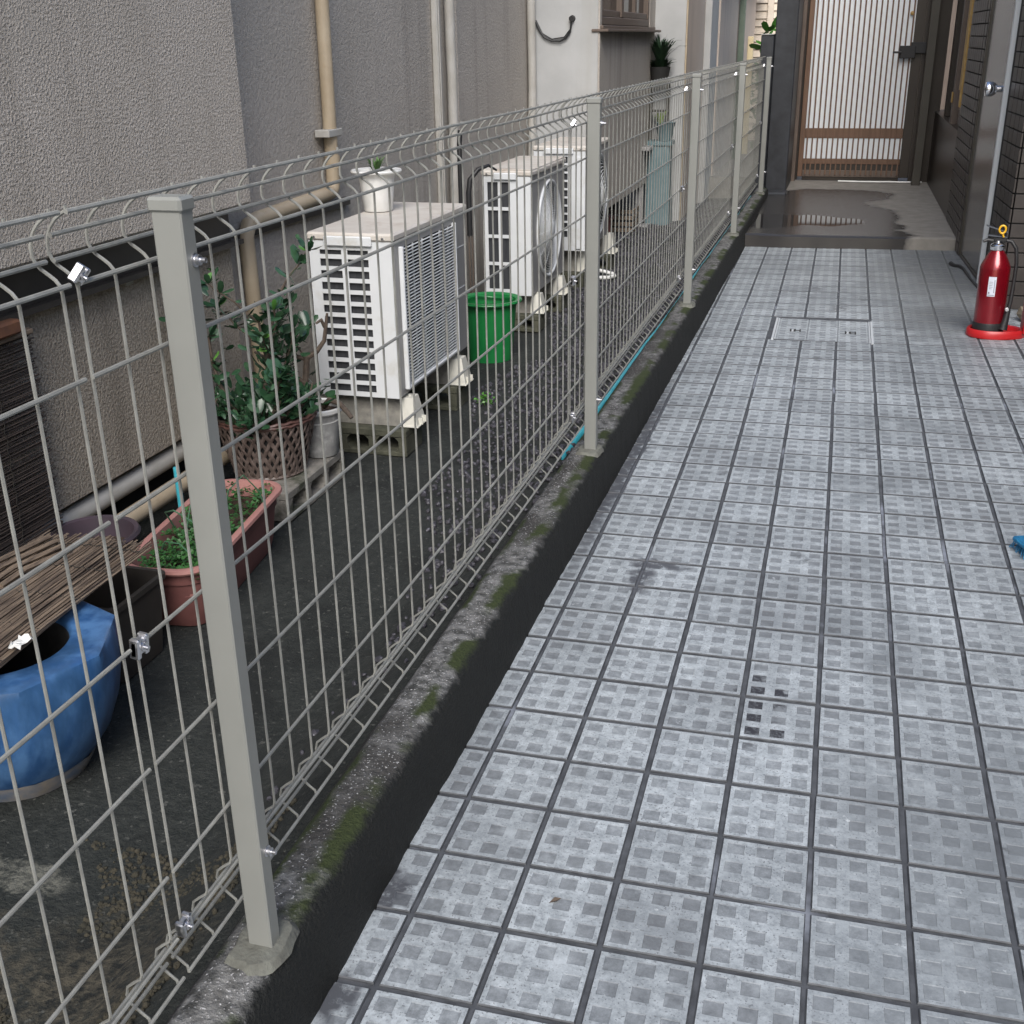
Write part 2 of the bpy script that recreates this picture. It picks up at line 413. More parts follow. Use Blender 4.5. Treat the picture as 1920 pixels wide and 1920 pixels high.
M['soil'] = mat('soil', (0.035, 0.022, 0.015), (0.06, 0.035, 0.022), rough=1, scale=60, bump=1, bscale=90, bdist=0.006)
M['wicker'] = mat('brown_woven_plastic', (0.085, 0.062, 0.053), (0.145, 0.112, 0.098), rough=0.45, scale=30)
M['wicker_rim'] = mat('woven_basket_rim', (0.10, 0.05, 0.04), (0.08, 0.04, 0.033), rough=0.45, scale=30)
M['blue'] = mat('blue_glaze', (0.025, 0.085, 0.22), (0.075, 0.18, 0.37), rough=0.32, scale=26, detail=10, ramp=(0.38, 0.62), c3=(0.028, 0.08, 0.18), scale3=7, t3=(0.46, 0.62), stretch=(1, 1, 0.35), coat=0.3, bump=0.2, bscale=40, bdist=0.002)
M['worn_glaze'] = mat('worn_glaze_foot', (0.30, 0.26, 0.21), (0.12, 0.15, 0.2), rough=0.5, scale=22, detail=7)
M['reed'] = mat('reed', (0.25, 0.19, 0.135), (0.075, 0.055, 0.042), rough=0.7, scale=16, detail=6, stretch=(6, 0.6, 6))
M['reed_dark'] = mat('old_dark_reed', (0.055, 0.04, 0.032), (0.028, 0.021, 0.018), rough=0.8, scale=30, detail=6, stretch=(1, 0.4, 6))
M['string'] = mat('dark_string', (0.02, 0.018, 0.015), rough=0.9)
M['leaf'] = mat('jade_leaf', (0.016, 0.050, 0.024), (0.040, 0.092, 0.045), rough=0.25, scale=30)
M['leaf_b'] = mat('clover_leaf', (0.018, 0.07, 0.016), (0.035, 0.12, 0.025), rough=0.55, scale=40)
M['leaf_dark'] = mat('dark_fern_leaf', (0.012, 0.032, 0.016), (0.02, 0.05, 0.02), rough=0.6, scale=30)
M['leaf_pale'] = mat('pale_succulent', (0.30, 0.38, 0.12), (0.2, 0.3, 0.1), rough=0.5, scale=30)
M['leaf_sun'] = mat('bright_leaf', (0.07, 0.22, 0.025), (0.045, 0.14, 0.02), rough=0.45, scale=6)
M['bark'] = mat('grey_brown_bark', (0.10, 0.075, 0.055), (0.06, 0.045, 0.035), rough=0.8, scale=60)
M['mauve'] = mat('mauve_plastic', (0.07, 0.05, 0.065), (0.05, 0.04, 0.05), rough=0.4, scale=10)
M['teal'] = mat('turquoise_hose', (0.04, 0.33, 0.40), (0.06, 0.42, 0.50), rough=0.35, scale=30)
M['ltblue'] = mat('pale_blue_plastic', (0.10, 0.17, 0.185), (0.13, 0.2, 0.215), rough=0.5, scale=8)
M['wood'] = mat('brown_door_wood', (0.10, 0.075, 0.06), (0.13, 0.10, 0.08), rough=0.5, scale=9, stretch=(6, 6, 0.5))
M['wood2'] = mat('gate_lattice_brown', (0.12, 0.068, 0.042), (0.16, 0.092, 0.058), rough=0.5, scale=9, stretch=(6, 6, 0.5))
M['olive'] = mat('dark_bronze_metal', (0.045, 0.040, 0.032), (0.055, 0.05, 0.04), rough=0.4, scale=6)
M['brass'] = mat('tarnished_gold_strip', (0.40, 0.26, 0.09), (0.30, 0.19, 0.06), rough=0.4, scale=20)
M['stone_dk'] = mat('dark_stone_pillar', (0.018, 0.020, 0.024), (0.03, 0.033, 0.039), rough=0.45, scale=10, bump=0.3, bscale=60, bdist=0.003)
M['slab'] = mat('step_concrete', (0.19, 0.178, 0.158), (0.25, 0.235, 0.21), rough=0.75, scale=12, detail=8, bump=0.25, bscale=160, bdist=0.002)
wet = ellipse_mask(M['slab'].node_tree, [(0.30, 7.6, 0.62, 1.0), (0.55, 7.35, 0.5, 0.62), (0.2, 6.5, 0.95, 0.28), (0.50, 8.35, 0.5, 0.5), (0.6, 6.85, 0.45, 0.3)], soft=0.10, wob=0.20, wscale=3.4)
overlay(M['slab'], wet, color=(0.035, 0.033, 0.032), rough=0.22)
pud = ellipse_mask(M['slab'].node_tree, [(0.35, 7.05, 0.42, 0.24), (0.1, 7.0, 0.3, 0.35)], soft=0.12, wob=0.16, wscale=3.6)
overlay(M['slab'], pud, color=(0.028, 0.026, 0.025), rough=0.03)
# puddles lie flat: fade the relief there
_nt = M['slab'].node_tree
_bn = [n for n in _nt.nodes if n.type == 'BUMP'][0]
_inv = _nt.nodes.new('ShaderNodeMath'); _inv.operation = 'MULTIPLY_ADD'; _inv.inputs[1].default_value = -0.25; _inv.inputs[2].default_value = 0.25
_nt.links.new(pud, _inv.inputs[0]); _nt.links.new(_inv.outputs[0], _bn.inputs['Strength'])
M['brick'] = mat('dark_wall_tile', (0.036, 0.031, 0.028), (0.055, 0.047, 0.043), rough=0.42, scale=7, detail=5)
M['joint'] = mat('black_joint', (0.018, 0.017, 0.016), (0.024, 0.023, 0.022), rough=0.8, scale=30)
M['door'] = mat('steel_door_paint', (0.20, 0.19, 0.18), (0.175, 0.165, 0.155), rough=0.22, scale=3)
M['alu'] = mat('anodised_edge', (0.50, 0.53, 0.55), rough=0.4)
M['steel'] = mat('brushed_steel', (0.55, 0.56, 0.55), rough=0.3, metal=1)
M['panel_dk'] = mat('dark_base_panel', (0.026, 0.020, 0.016), (0.036, 0.028, 0.022), rough=0.35, scale=3)
M['red'] = mat('red_enamel', (0.24, 0.003, 0.011), (0.19, 0.0025, 0.009), rough=0.25, metal=0.45, scale=10, coat=0.8)
M['redp'] = mat('red_plastic', (0.46, 0.015, 0.018), (0.40, 0.012, 0.015), rough=0.35, scale=10)
M['yellow'] = mat('yellow_plastic', (0.75, 0.42, 0.02), rough=0.35)
M['paper'] = mat('label_white', (0.62, 0.65, 0.72), rough=0.5)
M['ink'] = mat('label_grey_print', (0.22, 0.23, 0.27), rough=0.5)
M['amber'] = mat('siding_cream', (0.60, 0.52, 0.42), (0.66, 0.58, 0.48), rough=0.7, scale=5)
M['cream_lit'] = mat('cream_wall', (0.72, 0.60, 0.36), (0.66, 0.55, 0.33), rough=0.7, scale=4)
M['greenpole'] = mat('green_grey_pole', (0.13, 0.17, 0.13), (0.16, 0.2, 0.155), rough=0.5, scale=8)
M['bluerag'] = mat('blue_bristle', (0.01, 0.13, 0.28), (0.015, 0.19, 0.38), rough=0.6, scale=90, bump=1, bscale=200, bdist=0.004)
M['rock'] = mat('ochre_rock', (0.16, 0.13, 0.09), (0.24, 0.2, 0.15), rough=0.9, scale=20, bump=0.6, bscale=60, bdist=0.005)
gl = bpy.data.materials.new('window_glass'); gl.use_nodes = True
gb = gl.node_tree.nodes['Principled BSDF']; gb.inputs['Base Color'].default_value = (0.012, 0.013, 0.016, 1); gb.inputs['Roughness'].default_value = 0.08
M['glass'] = gl
# milky acrylic sheet of the gate: lets daylight through
am = bpy.data.materials.new('milky_acrylic'); am.use_nodes = True
nt = am.node_tree; ab = nt.nodes['Principled BSDF']; ab.inputs['Base Color'].default_value = (0.88, 0.91, 0.93, 1); ab.inputs['Roughness'].default_value = 0.35
tr = nt.nodes.new('ShaderNodeBsdfTranslucent'); tr.inputs[0].default_value = (0.92, 0.92, 0.90, 1)
mx = nt.nodes.new('ShaderNodeMixShader'); mx.inputs[0].default_value = 0.35
nt.links.new(ab.outputs[0], mx.inputs[1]); nt.links.new(tr.outputs[0], mx.inputs[2])
nt.links.new(mx.outputs[0], nt.nodes['Material Output'].inputs[0])
M['acrylic'] = am

# ================================================================== SETTING
ZG = -0.13                                     # neighbour's yard level
# --- far ground
g = MB(); g.add([(-60, -40, -0.40), (60, -40, -0.40), (60, 80, -0.40), (-60, 80, -0.40)], [(0, 1, 2, 3)])
link('ground', g.mesh('ground', M['concrete']), kind='structure')
# --- yard (fine grid with slight undulation)
g = MB(); nx, ny = 26, 150
vs = []
for j in range(ny+1):
    y = -2.6+j*(13.6/ny)
    for i in range(nx+1):
        x = -1.5+i*(1.42/nx)
        bk = max(0, min(1, (x+0.40)/0.30)); bk = bk*bk*(3-2*bk)
        vs.append((x, y, ZG+0.20*bk+0.010*mnoise.noise(Vector((x*3, y*3, 0)))+0.004*mnoise.noise(Vector((x*14, y*14, 3)))))
g.add(vs, [(j*(nx+1)+i, j*(nx+1)+i+1, (j+1)*(nx+1)+i+1, (j+1)*(nx+1)+i) for j in range(ny) for i in range(nx)])
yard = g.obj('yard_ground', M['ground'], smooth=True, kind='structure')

# --- gravel strewn on the yard
def ico(c, r, rnd):
    t = (1+5**.5)/2
    P = [(-1,t,0),(1,t,0),(-1,-t,0),(1,-t,0),(0,-1,t),(0,1,t),(0,-1,-t),(0,1,-t),(t,0,-1),(t,0,1),(-t,0,-1),(-t,0,1)]
    F = [(0,11,5),(0,5,1),(0,1,7),(0,7,10),(0,10,11),(1,5,9),(5,11,4),(11,10,2),(10,7,6),(7,1,8),(3,9,4),(3,4,2),(3,2,6),(3,6,8),(3,8,9),(4,9,5),(2,4,11),(6,2,10),(8,6,7),(9,8,1)]
    q = Euler((rnd.uniform(0, 6), rnd.uniform(0, 6), rnd.uniform(0, 6))).to_matrix()
    sx, sy, sz = [r*rnd.uniform(0.35, 0.65) for _ in range(3)]
    return [Vector(c)+q @ Vector((p[0]*sx, p[1]*sy, p[2]*sz)) for p in P], F
rnd = random.Random(3)
g = MB(); n = 0
while n < 9500:
    y = rnd.uniform(0.5, 9.6); x = rnd.uniform(-1.2, -0.065)
    edge = -0.30-0.42*max(0, min(1, (y-0.9)/2.2))-0.5*max(0, min(1, (y-4.5)/1.5))
    if x < edge+0.12*mnoise.noise(Vector((y*2, x*2, 0))) or rnd.random() > min(1, (y-0.4)/2.0): continue
    if rnd.random() < 0.4*max(0, 1-(y-1)/4): continue
    bk = max(0, min(1, (x+0.40)/0.30)); bk = bk*bk*(3-2*bk)
    v, f = ico((x, y, ZG+0.20*bk+0.004+0.010*mnoise.noise(Vector((x*3, y*3, 0)))), rnd.choice((0.006, 0.008, 0.009, 0.012)), rnd)
    g.add(v, f); n += 1
g.obj('gravel', M['gravel'], kind='stuff', label='dark purple grey gravel scattered over the wet yard behind the fence')

g = MB(); n = 0
while n < 6500:
    y = rnd.uniform(-0.7, 0.42); x = rnd.uniform(-1.0, -0.16)
    if mnoise.noise(Vector((x*4, y*4, 5)))+0.25-max(0, y)*1.2 < 0 or (x < -0.55 and 0.15 < y < 0.4): continue
    bk = max(0, min(1, (x+0.40)/0.30)); bk = bk*bk*(3-2*bk)
    v, f = ico((x, y, ZG+0.20*bk+0.001+0.010*mnoise.noise(Vector((x*3, y*3, 0)))), rnd.choice((0.003, 0.004, 0.006)), rnd)
    g.add(v, f); n += 1
g.obj('moss_crumbs', mat('moss_crumb', (0.026, 0.025, 0.017), (0.055, 0.048, 0.032), rough=0.95, scale=60), kind='stuff', label='brown mossy crumbs on the yard floor in the near left corner')

# --- kerb: rough concrete low wall carrying the fence
KT = 0.151
prof = []   # (x, z, mat) going from yard side over the top to the alley side
prof = [(-0.062, -0.16), (-0.062, 0.06), (-0.062, 0.12), (-0.058, 0.138), (-0.050, 0.147), (-0.038, KT), (-0.020, KT), (0.0, KT+0.001), (0.018, KT-0.001),
        (0.032, 0.146), (0.039, 0.137), (0.042, 0.110), (0.044, 0.06), (0.046, 0.01), (0.046, -0.08)]
g = MB(); N0 = 620; y0, y1 = -2.6, 8.35
vs = []
for j in range(N0+1):
    y = y0+(y1-y0)*j/N0
    for k, (x, z) in enumerate(prof):
        n1 = mnoise.noise(Vector((x*22, y*22, z*22))); n2 = mnoise.noise(Vector((x*70+5, y*70, z*70))); n3 = mnoise.noise(Vector((y*3.1, 0.3, x*2)))
        dz = dx = 0
        if 2 <= k <= 10: dz = 0.0016*n1+0.0012*n2+0.002*n3
        if k >= 8: dx = 0.0022*n1+0.0012*n2+0.0022*n3
        if k <= 3: dx = 0.006*n3
        vs.append((x+dx, y, z+dz))
P = len(prof)
g.v = vs
g.f = [(j*P+k, (j+1)*P+k, (j+1)*P+k+1, j*P+k+1) for j in range(N0) for k in range(P-1)]
g.m = [0]*len(g.f)
kerb = g.obj('kerb', M['kerb'], smooth=True, kind='structure')
# --- alley floor: slab of grout plus separate tiles
A_, B_, TH = 0.0086, 0.0024, 0.0100
TX, TY, DX, DY = -0.0437, 0.2581, 0.1478, 0.15
nrm = Vector((-A_, -B_, 1)).normalized()
ux = Vector((math.cos(TH), math.sin(TH), 0)); ux.z = A_*ux.x+B_*ux.y; ux.normalize()
uy = nrm.cross(ux)
FM = Matrix(((ux.x, uy.x, nrm.x, TX), (ux.y, uy.y, nrm.y, TY), (ux.z, uy.z, nrm.z, A_*TX+B_*TY), (0, 0, 0, 1)))
def fz(x, y): return A_*x+B_*y
g = MB(); g.box(-0.10, 2.3, -2.9, 6.22, -0.10, -0.0042)
floor = g.obj('alley_floor', M['grout'], kind='structure')
floor.matrix_world = FM
def tile_mesh(sx, sy, name):
    m = MB(); h = 0.0; d = 0.0007; b = 0.0016
    x0, x1, yy0, yy1 = -sx/2, sx/2, -sy/2, sy/2
    full = sx > 0.12
    xs = [(-0.061, -0.033), (-0.013, 0.014), (0.034, 0.061)]
    ys = xs
    X0, X1, Y0, Y1 = x0+b, x1-b, yy0+b, yy1-b
    def q(a, c, e, f, z): m.add([(a, e, z), (c, e, z), (c, f, z), (a, f, z)], [(0, 1, 2, 3)])
    yprev = Y0
    for (ya, yb) in ys:
        q(X0, X1, yprev, ya, 0)
        xprev = X0
        for (xa, xb) in xs:
            q(xprev, xa, ya, yb, 0)
            m.cur = 1
            i = 0.0012
            o = len(m.v)
            m.add([(xa, ya, 0), (xb, ya, 0), (xb, yb, 0), (xa, yb, 0), (xa+i, ya+i, -d), (xb-i, ya+i, -d), (xb-i, yb-i, -d), (xa+i, yb-i, -d)],
                  [(0, 1, 5, 4), (1, 2, 6, 5), (2, 3, 7, 6), (3, 0, 4, 7), (4, 5, 6, 7)])
            m.cur = 0
            xprev = xb
        q(xprev, X1, ya, yb, 0)
        yprev = yb
    q(X0, X1, yprev, Y1, 0)
    m.cur = 2
    zb = -0.006
    m.add([(X0, Y0, 0), (X1, Y0, 0), (X1, Y1, 0), (X0, Y1, 0), (x0, yy0, -b), (x1, yy0, -b), (x1, yy1, -b), (x0, yy1, -b), (x0, yy0, zb), (x1, yy0, zb), (x1, yy1, zb), (x0, yy1, zb)],
          [(1, 0, 4, 5), (2, 1, 5, 6), (3, 2, 6, 7), (0, 3, 7, 4), (5, 4, 8, 9), (6, 5, 9, 10), (7, 6, 10, 11), (4, 7, 11, 8)])
    return m.mesh(name, [M['tile'], M['tile_low'], M['tile_side']])
TW, TL = DX-0.0080, DY-0.0090
tmesh = tile_mesh(TW, TL, 'tile')
cells = []
for i in range(-18, 41):
    for gx in range(0, 15):
        lx, ly = (gx+0.5)*DX, (i+0.5)*DY
        wp = FM @ Vector((lx, ly, 0))
        # drain cover takes the place of the tiles under it
        if 0.36 < wp.x < 0.84 and 3.98 < wp.y < 4.45: continue
        vis = False; dmin = 99
        for ax in (-.5, .5):
            for ay in (-.5, .5):
                p = FM @ Vector((lx+ax*DX, ly+ay*DY, 0))
                if p.x < 0.02 or (p.y > 4.8 and p.x > 1.4): continue
                q = pix(p)
                if q and 0 < q[0] < 1920 and 0 < q[1] < 1920: vis = True
        if vis or (wp.x < 2.2 and (wp.y < 4.8 or wp.x < 1.45)):
            cells.append(((not vis), (wp-CAM).length, lx, ly))
cells.sort()
rt = random.Random(11)
extra = MB()
for k, (nv, d, lx, ly) in enumerate(cells):
    if k < 300 and not nv:
        o = link('tile', tmesh, floor, loc=(lx+rt.gauss(0, .0006), ly+rt.gauss(0, .0006), rt.gauss(0, .0003)))
        o.rotation_euler = (rt.gauss(0, .0016), rt.gauss(0, .0016), rt.gauss(0, .003))
    else:
        mt = Matrix.Translation((lx, ly, rt.gauss(0, .0003))) @ Euler((rt.gauss(0, .0016), rt.gauss(0, .0016), rt.gauss(0, .003))).to_matrix().to_4x4()
        o_ = len(extra.v)
        extra.v.extend([tuple(mt @ v.co) for v in tmesh.vertices])
        extra.f.extend([tuple(i+o_ for i in p.vertices) for p in tmesh.polygons])
        extra.m.extend([p.material_index for p in tmesh.polygons])
extra.obj('tile_field', [M['tile'], M['tile_low'], M['tile_side']], floor, kind='stuff')

# --- raised step (concrete slab) at the end of the alley
g = MB(); N1, N2 = 24, 60
def slab_front(x): return 6.40+0.012*mnoise.noise(Vector((x*5, 0, 0)))+0.07*max(0, (x-0.6))**1.2
vs = []; fs = []
for j in range(N2+1):
    for i in range(N1+1):
        x = 0.02+1.40*i/N1
        yf = slab_front(x)
        y = yf+(9.9-yf)*(j/N2)**1.3
        z = 0.098+0.0*x
        if j == 0: z = 0.088
        vs.append((x, y, z-0.004*math.exp(-((x-.35)**2/.3+(y-7.0)**2/.4))))
for j in range(N2):
    for i in range(N1): fs.append((j*(N1+1)+i, j*(N1+1)+i+1, (j+1)*(N1+1)+i+1, (j+1)*(N1+1)+i))
o = len(vs)
for i in range(N1+1):
    x = 0.02+1.40*i/N1
    vs.append((x, slab_front(x)-0.008, -0.05))
for i in range(N1): fs.append((i, o+i, o+i+1, i+1))
g.add(vs, fs)
step = g.obj('concrete_step', M['slab'], smooth=True, kind='structure')
g = MB(); g.box(-3, 3, 9.9, 30, -0.2, 0.06)
g.obj('path', M['slab'], kind='structure')

# ================================================================== FENCE
XF = -0.028
fence = thing('mesh_fence', 'long grey welded wire mesh fence with square posts standing on the mossy kerb', 'fence', (0, 0, KT))
FZ = KT
def wire_v(y, dz=0):
    pr = [(0, 1.1145), (0, 1.110), (-0.006, 1.107), (-0.013, 1.102), (-0.019, 1.0955), (-0.0235, 1.088), (-0.0255, 1.080), (-0.0255, 1.072), (-0.023, 1.065), (-0.018, 1.060), (-0.011, 1.0555), (-0.005, 1.051), (-0.001, 1.046), (0, 1.039),
          (0, 0.75), (0, 0.45), (0, 0.286), (-0.002, 0.279), (-0.012, 0.271), (-0.022, 0.262), (-0.025, 0.250), (-0.022, 0.238), (-0.010, 0.227), (-0.001, 0.220), (0, 0.211)]
    return [(x, 0, z-FZ) for x, z in pr]
mv = MB().tube(wire_v(0), 0.0019, 6).mesh('wire', M['wire'], True)
HZ = [(0, 1.110), (-0.021, 1.0885), (-0.0215, 1.0655), (0, 1.045), (0, 0.956), (0, 0.809), (0, 0.664), (0, 0.516), (0, 0.368), (0, 0.278), (-0.019, 0.259), (-0.020, 0.236), (0, 0.219)]
LEN = 1.992
hm = MB().tube([(0, t*LEN/8-0.006, 0.0006*math.sin(t*1.7)) for t in range(9)], 0.0025, 7).mesh('wire', M['wire'], True)
YS = [-2.122, -0.119, 1.881, 3.881, 5.881, 7.881]
for k, ys in enumerate(YS):
    last = k == len(YS)-1
    panel = bpy.data.objects.new('mesh_panel', None); COL.objects.link(panel); panel.parent = fence
    panel.location = (0, ys, 0)
    nW = 3 if last else 34
    for j in range(nW):
        link('wire', mv, panel, loc=(XF, j*0.06+rt.gauss(0, .0004), 0))
    for (dx, z) in HZ:
        if last:
            o = link('wire', hm, panel, loc=(XF+0.0048+dx, 0, z-FZ)); o.scale = (1, 0.07, 1)
        else:
            link('wire', hm, panel, loc=(XF+0.0048+dx, 0, z-FZ))
PW, PD = 0.034, 0.024
for k in range(5):
    y = 2.0*k
    xc = 0.006
    g = MB(); g.rbox(xc-PW/2, xc+PW/2, y-PD/2, y+PD/2, -0.01, 0.954, 0.0018)
    post = g.obj('fence_post', M['post'], fence)
    g = MB(); g.rbox(xc-PW/2-0.0025, xc+PW/2+0.0025, y-PD/2-0.0025, y+PD/2+0.0025, 0.943, 0.9585, 0.003)
    g.obj('post_cap', M['post'], post)
    for zb_ in (1.046, 0.306):
        g = MB()
        Mx = Matrix.Translation((xc+PW/2, y+0.004, zb_-FZ)) @ Euler((0, PI/2, 0)).to_matrix().to_4x4()
        g.lathe([(0, 0), (0.0075, 0), (0.0075, 0.0015), (0.0055, 0.002), (0.0055, 0.0065), (0.0028, 0.0068), (0.0028, 0.013), (0, 0.0135)], n=12, M=Mx)
        g.obj('bolt', M['zinc'], post, True)
    g = MB(); rm = random.Random(k)
    n = 18
    ring = [[], [], []]
    for a in range(n):
        q = 2*PI*a/n
        cx_, sy_ = math.cos(q), math.sin(q)
        rr = 0.046+0.012*rm.random()
        sq = 1/max(abs(cx_), abs(sy_))**0.6
        ring[0].append((xc+cx_*rr*sq*0.72-0.003, y+sy_*rr*sq, -0.004))
        ring[1].append((xc+cx_*rr*sq*0.6-0.003, y+sy_*rr*sq*0.8, 0.007+0.004*rm.random()))
        ring[2].append((xc+cx_*0.012, y+sy_*0.010, 0.012))
    g.add(ring[0]+ring[1]+ring[2], [(i+o_*n, (i+1) % n+o_*n, (i+1) % n+(o_+1)*n, i+(o_+1)*n) for o_ in (0, 1) for i in range(n)])
    g.obj('mortar_footing', M['mortar'], fence, True)
# clips joining neighbouring panels
for k, ys in enumerate(YS[1:]):
    for z, tilt in ((1.054, -0.5), (0.664, 0), (0.29, 0.2)):
        g = MB()
        Mx = Matrix.Translation((XF+0.006, ys-0.004, z-FZ)) @ Euler((tilt, 0.5 if z > 1 else 0.1, 0)).to_matrix().to_4x4() @ Matrix.Scale(0.62 if z > 1 else 0.8, 4)
        g.rbox(-0.004, 0.006, -0.013, 0.013, -0.012, 0.012, 0.002, Mx)
        for sx in (-0.009, 0.009):
            g.rbox(-0.006, 0.009, sx-0.004, sx+0.004, -0.015, 0.015, 0.002, Mx)
        Mx2 = Mx @ Matrix.Translation((0.006, 0, 0)) @ Euler((0, PI/2, 0)).to_matrix().to_4x4()
        g.lathe([(0.0065, 0), (0.0065, 0.004), (0.003, 0.0042), (0.003, 0.010), (0, 0.0105)], n=10, M=Mx2)
        g.obj('joint_clip', M['zinc'], fence, True)

# ================================================================== NEIGHBOUR HOUSE (left)
house = thing('stucco_house', 'grey stucco neighbouring house with stepped walls, pipes and brown window along the yard', 'house', (-1.4, 3, 0))
house_m = house
def hp(g, name, m, smooth=False, parent=None):
    g.v = [(x+1.4, y-3, z) for x, y, z in g.v]
    return g.obj(name, m, parent or house, smooth)
g = MB(); g.rbox(-1.9, -1.20, -2.6, 2.37, 0.775, 4.6, 0.006); hp(g, 'upper_wall', M['stucco'])
g = MB(); g.box(-1.9, -1.285, -2.6, 2.36, 0.655, 0.773); hp(g, 'dark_band', M['dark_brown'])  # dark band between the upper and lower wall
g = MB(); g.box(-1.9, -1.26, -2.6, 2.40, 0.640, 0.655); hp(g, 'thin_band', M['dark_brown'])
g = MB(); g.rbox(-1.9, -1.30, -2.6, 2.38, 0.10, 0.638, 0.004); hp(g, 'lower_wall', M['stucco_low'])
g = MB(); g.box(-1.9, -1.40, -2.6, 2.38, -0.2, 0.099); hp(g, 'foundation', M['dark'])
g = MB(); g.rbox(-1.9, -1.36, 2.37, 4.95, -0.2, 4.6, 0.004); hp(g, 'grey_wall', M['stucco_fine'])
g = MB(); g.rbox(-1.9, -1.352, 4.951, 6.35, -0.2, 4.6, 0.008); hp(g, 'grey_wall', M['stucco_fine'])
g = MB(); g.box(-1.358, -1.335, 2.39, 3.45, 0.63, 0.66); hp(g, 'thin_band', M['dark_brown'])  # thin dark band carried on along the grey wall
# projecting bay: pale end wall (faces the camera) and grey side wall
X4 = -0.90
g = MB(); g.rbox(-1.9, X4-0.012, 6.35, 6.40, -0.2, 4.6, 0.004); hp(g, 'bay_end_wall', M['stucco_pale'])
g = MB()
g.box(X4-0.2, X4, 6.355, 8.40, 0.195, 1.325)
g.box(X4-0.2, X4, 6.355, 6.41, 1.325, 3.4)
g.box(X4-0.2, X4, 8.15, 8.40, 1.325, 3.4)
g.box(X4-0.2, X4, 6.41, 8.15, 2.2, 3.4)
g.box(X4-0.2, X4-0.012, 6.356, 8.39, 3.4, 4.6)
hp(g, 'bay_side_wall', M['stucco_fine'])
g = MB(); g.box(-1.9, X4-0.28, 6.40, 8.4, -0.2, 0.19); hp(g, 'foundation', M['dark'])
win = MB(); win.rbox(X4-0.06, X4-0.004, 6.412, 8.148, 1.327, 1.375, 0.004).rbox(X4-0.06, X4-0.004, 6.412, 6.47, 1.376, 2.198, 0.004).rbox(X4-0.06, X4-0.004, 8.09, 8.148, 1.376, 2.198, 0.004)
win.rbox(X4-0.06, X4-0.002, 7.06, 7.13, 1.376, 2.198, 0.004).rbox(X4-0.055, X4-0.015, 7.62, 7.68, 1.376, 2.198, 0.003).rbox(X4-0.055, X4-0.012, 6.471, 7.059, 1.376, 1.415, 0.003).rbox(X4-0.055, X4-0.012, 7.131, 8.089, 1.376, 1.415, 0.003)
win = hp(win, 'window', M['wood'])
for a, b in ((6.471, 7.06), (7.13, 8.09)):
    g = MB(); g.box(X4-0.045, X4-0.04, a, b, 1.40, 2.198); g.v = [(x+1.4, y-3, z) for x, y, z in g.v]; g.obj('pane', M['glass'], win)
g = MB(); g.rbox(X4-0.05, X4+0.055, 6.34, 8.36, 1.288, 1.305, 0.003); g.v = [(x+1.4, y-3, z) for x, y, z in g.v]; g.obj('sill', M['wood'], win)
g = MB(); g.rbox(X4-0.05, X4+0.02, 6.36, 8.30, 1.3055, 1.325, 0.003); g.v = [(x+1.4, y-3, z) for x, y, z in g.v]; g.obj('sill_board', M['wood'], win)
# further steps of the house
g = MB(); g.rbox(-1.9, -0.66, 8.40, 8.44, -0.2, 3.0, 0.004); hp(g, 'pale_end_wall', M['stucco_pale'])
g = MB(); g.rbox(-0.662, -0.648, 8.394, 8.42, -0.2, 3.0, 0.003); hp(g, 'corner_bead', M['pipe'])
g = MB(); g.rbox(-1.5, -0.655, 8.441, 9.5, -0.2, 3.0, 0.004); hp(g, 'side_wall', M['stucco_tan'])
g = MB(); g.rbox(-1.5, -0.60, 9.5, 10.0, -0.2, 3.0, 0.004); hp(g, 'side_wall', M['stucco_pale'])
g = MB(); g.rbox(-1.5, -0.585, 10.0, 13.6, -0.2, 1.72, 0.004); hp(g, 'side_wall', M['stucco_tan'])
g = MB(); g.rbox(-1.5, -0.50, 9.9, 13.9, 1.722, 1.76, 0.004); hp(g, 'ledge', M['wood'])
# vents on the lower wall
for y in (1.79, 2.05):
    g = MB(); g.rbox(-1.302, -1.294, y-0.018, y+0.018, 0.62, 0.648, 0.002).box(-1.2935, -1.293, y-0.004, y+0.004, 0.628, 0.64); hp(g, 'wall_bracket', M['pipe_w'])
# beige drain pipe: down the wall, elbow, level run, then down again
def arc(c, r, a0, a1, plane, n=6):
    out = []
    for i in range(n+1):
        a = a0+(a1-a0)*i/n
        out.append((c[0], c[1]+r*math.cos(a), c[2]+r*math.sin(a)))
    return out
px = -1.325
g = MB()
pts = [(px, 3.30, 4.6), (px, 3.29, 1.4), (px, 3.275, 0.76)]+arc((px, 3.235, 0.74), 0.04, 0, -PI/2, 0)[1:]+[(px, 2.62, 0.685)]+[(px, 2.56, 0.675), (px, 2.535, 0.64), (px, 2.54, 0.45), (px, 2.55, 0.05), (px, 2.55, -0.15)]
g.tube(pts, 0.027, 14)
dp = hp(g, 'drain_pipe', M['pipe'], True)
for z in (0.925, 1.9):
    g = MB(); g.rbox(px-0.03, px+0.031, 3.20, 3.33, z-0.014, z+0.014, 0.003); g.v = [(x+1.4, y-3, z_) for x, y, z_ in g.v]; g.obj('pipe_clamp', M['pipe_w'], dp)
g = MB(); g.tube([(px, 3.283, 0.84), (px, 3.28, 0.79)], 0.031, 14); g.v = [(x+1.4, y-3, z_) for x, y, z_ in g.v]; g.obj('pipe_socket', M['pipe'], dp, True)
g = MB(); g.rbox(-1.358, -1.325, 4.585, 4.635, -0.1, 4.6, 0.006).rbox(-1.325, -1.32, 4.60, 4.612, -0.1, 4.6, 0.001); hp(g, 'pipe_cover', M['pipe_w'])
g = MB()
rp = random.Random(5)
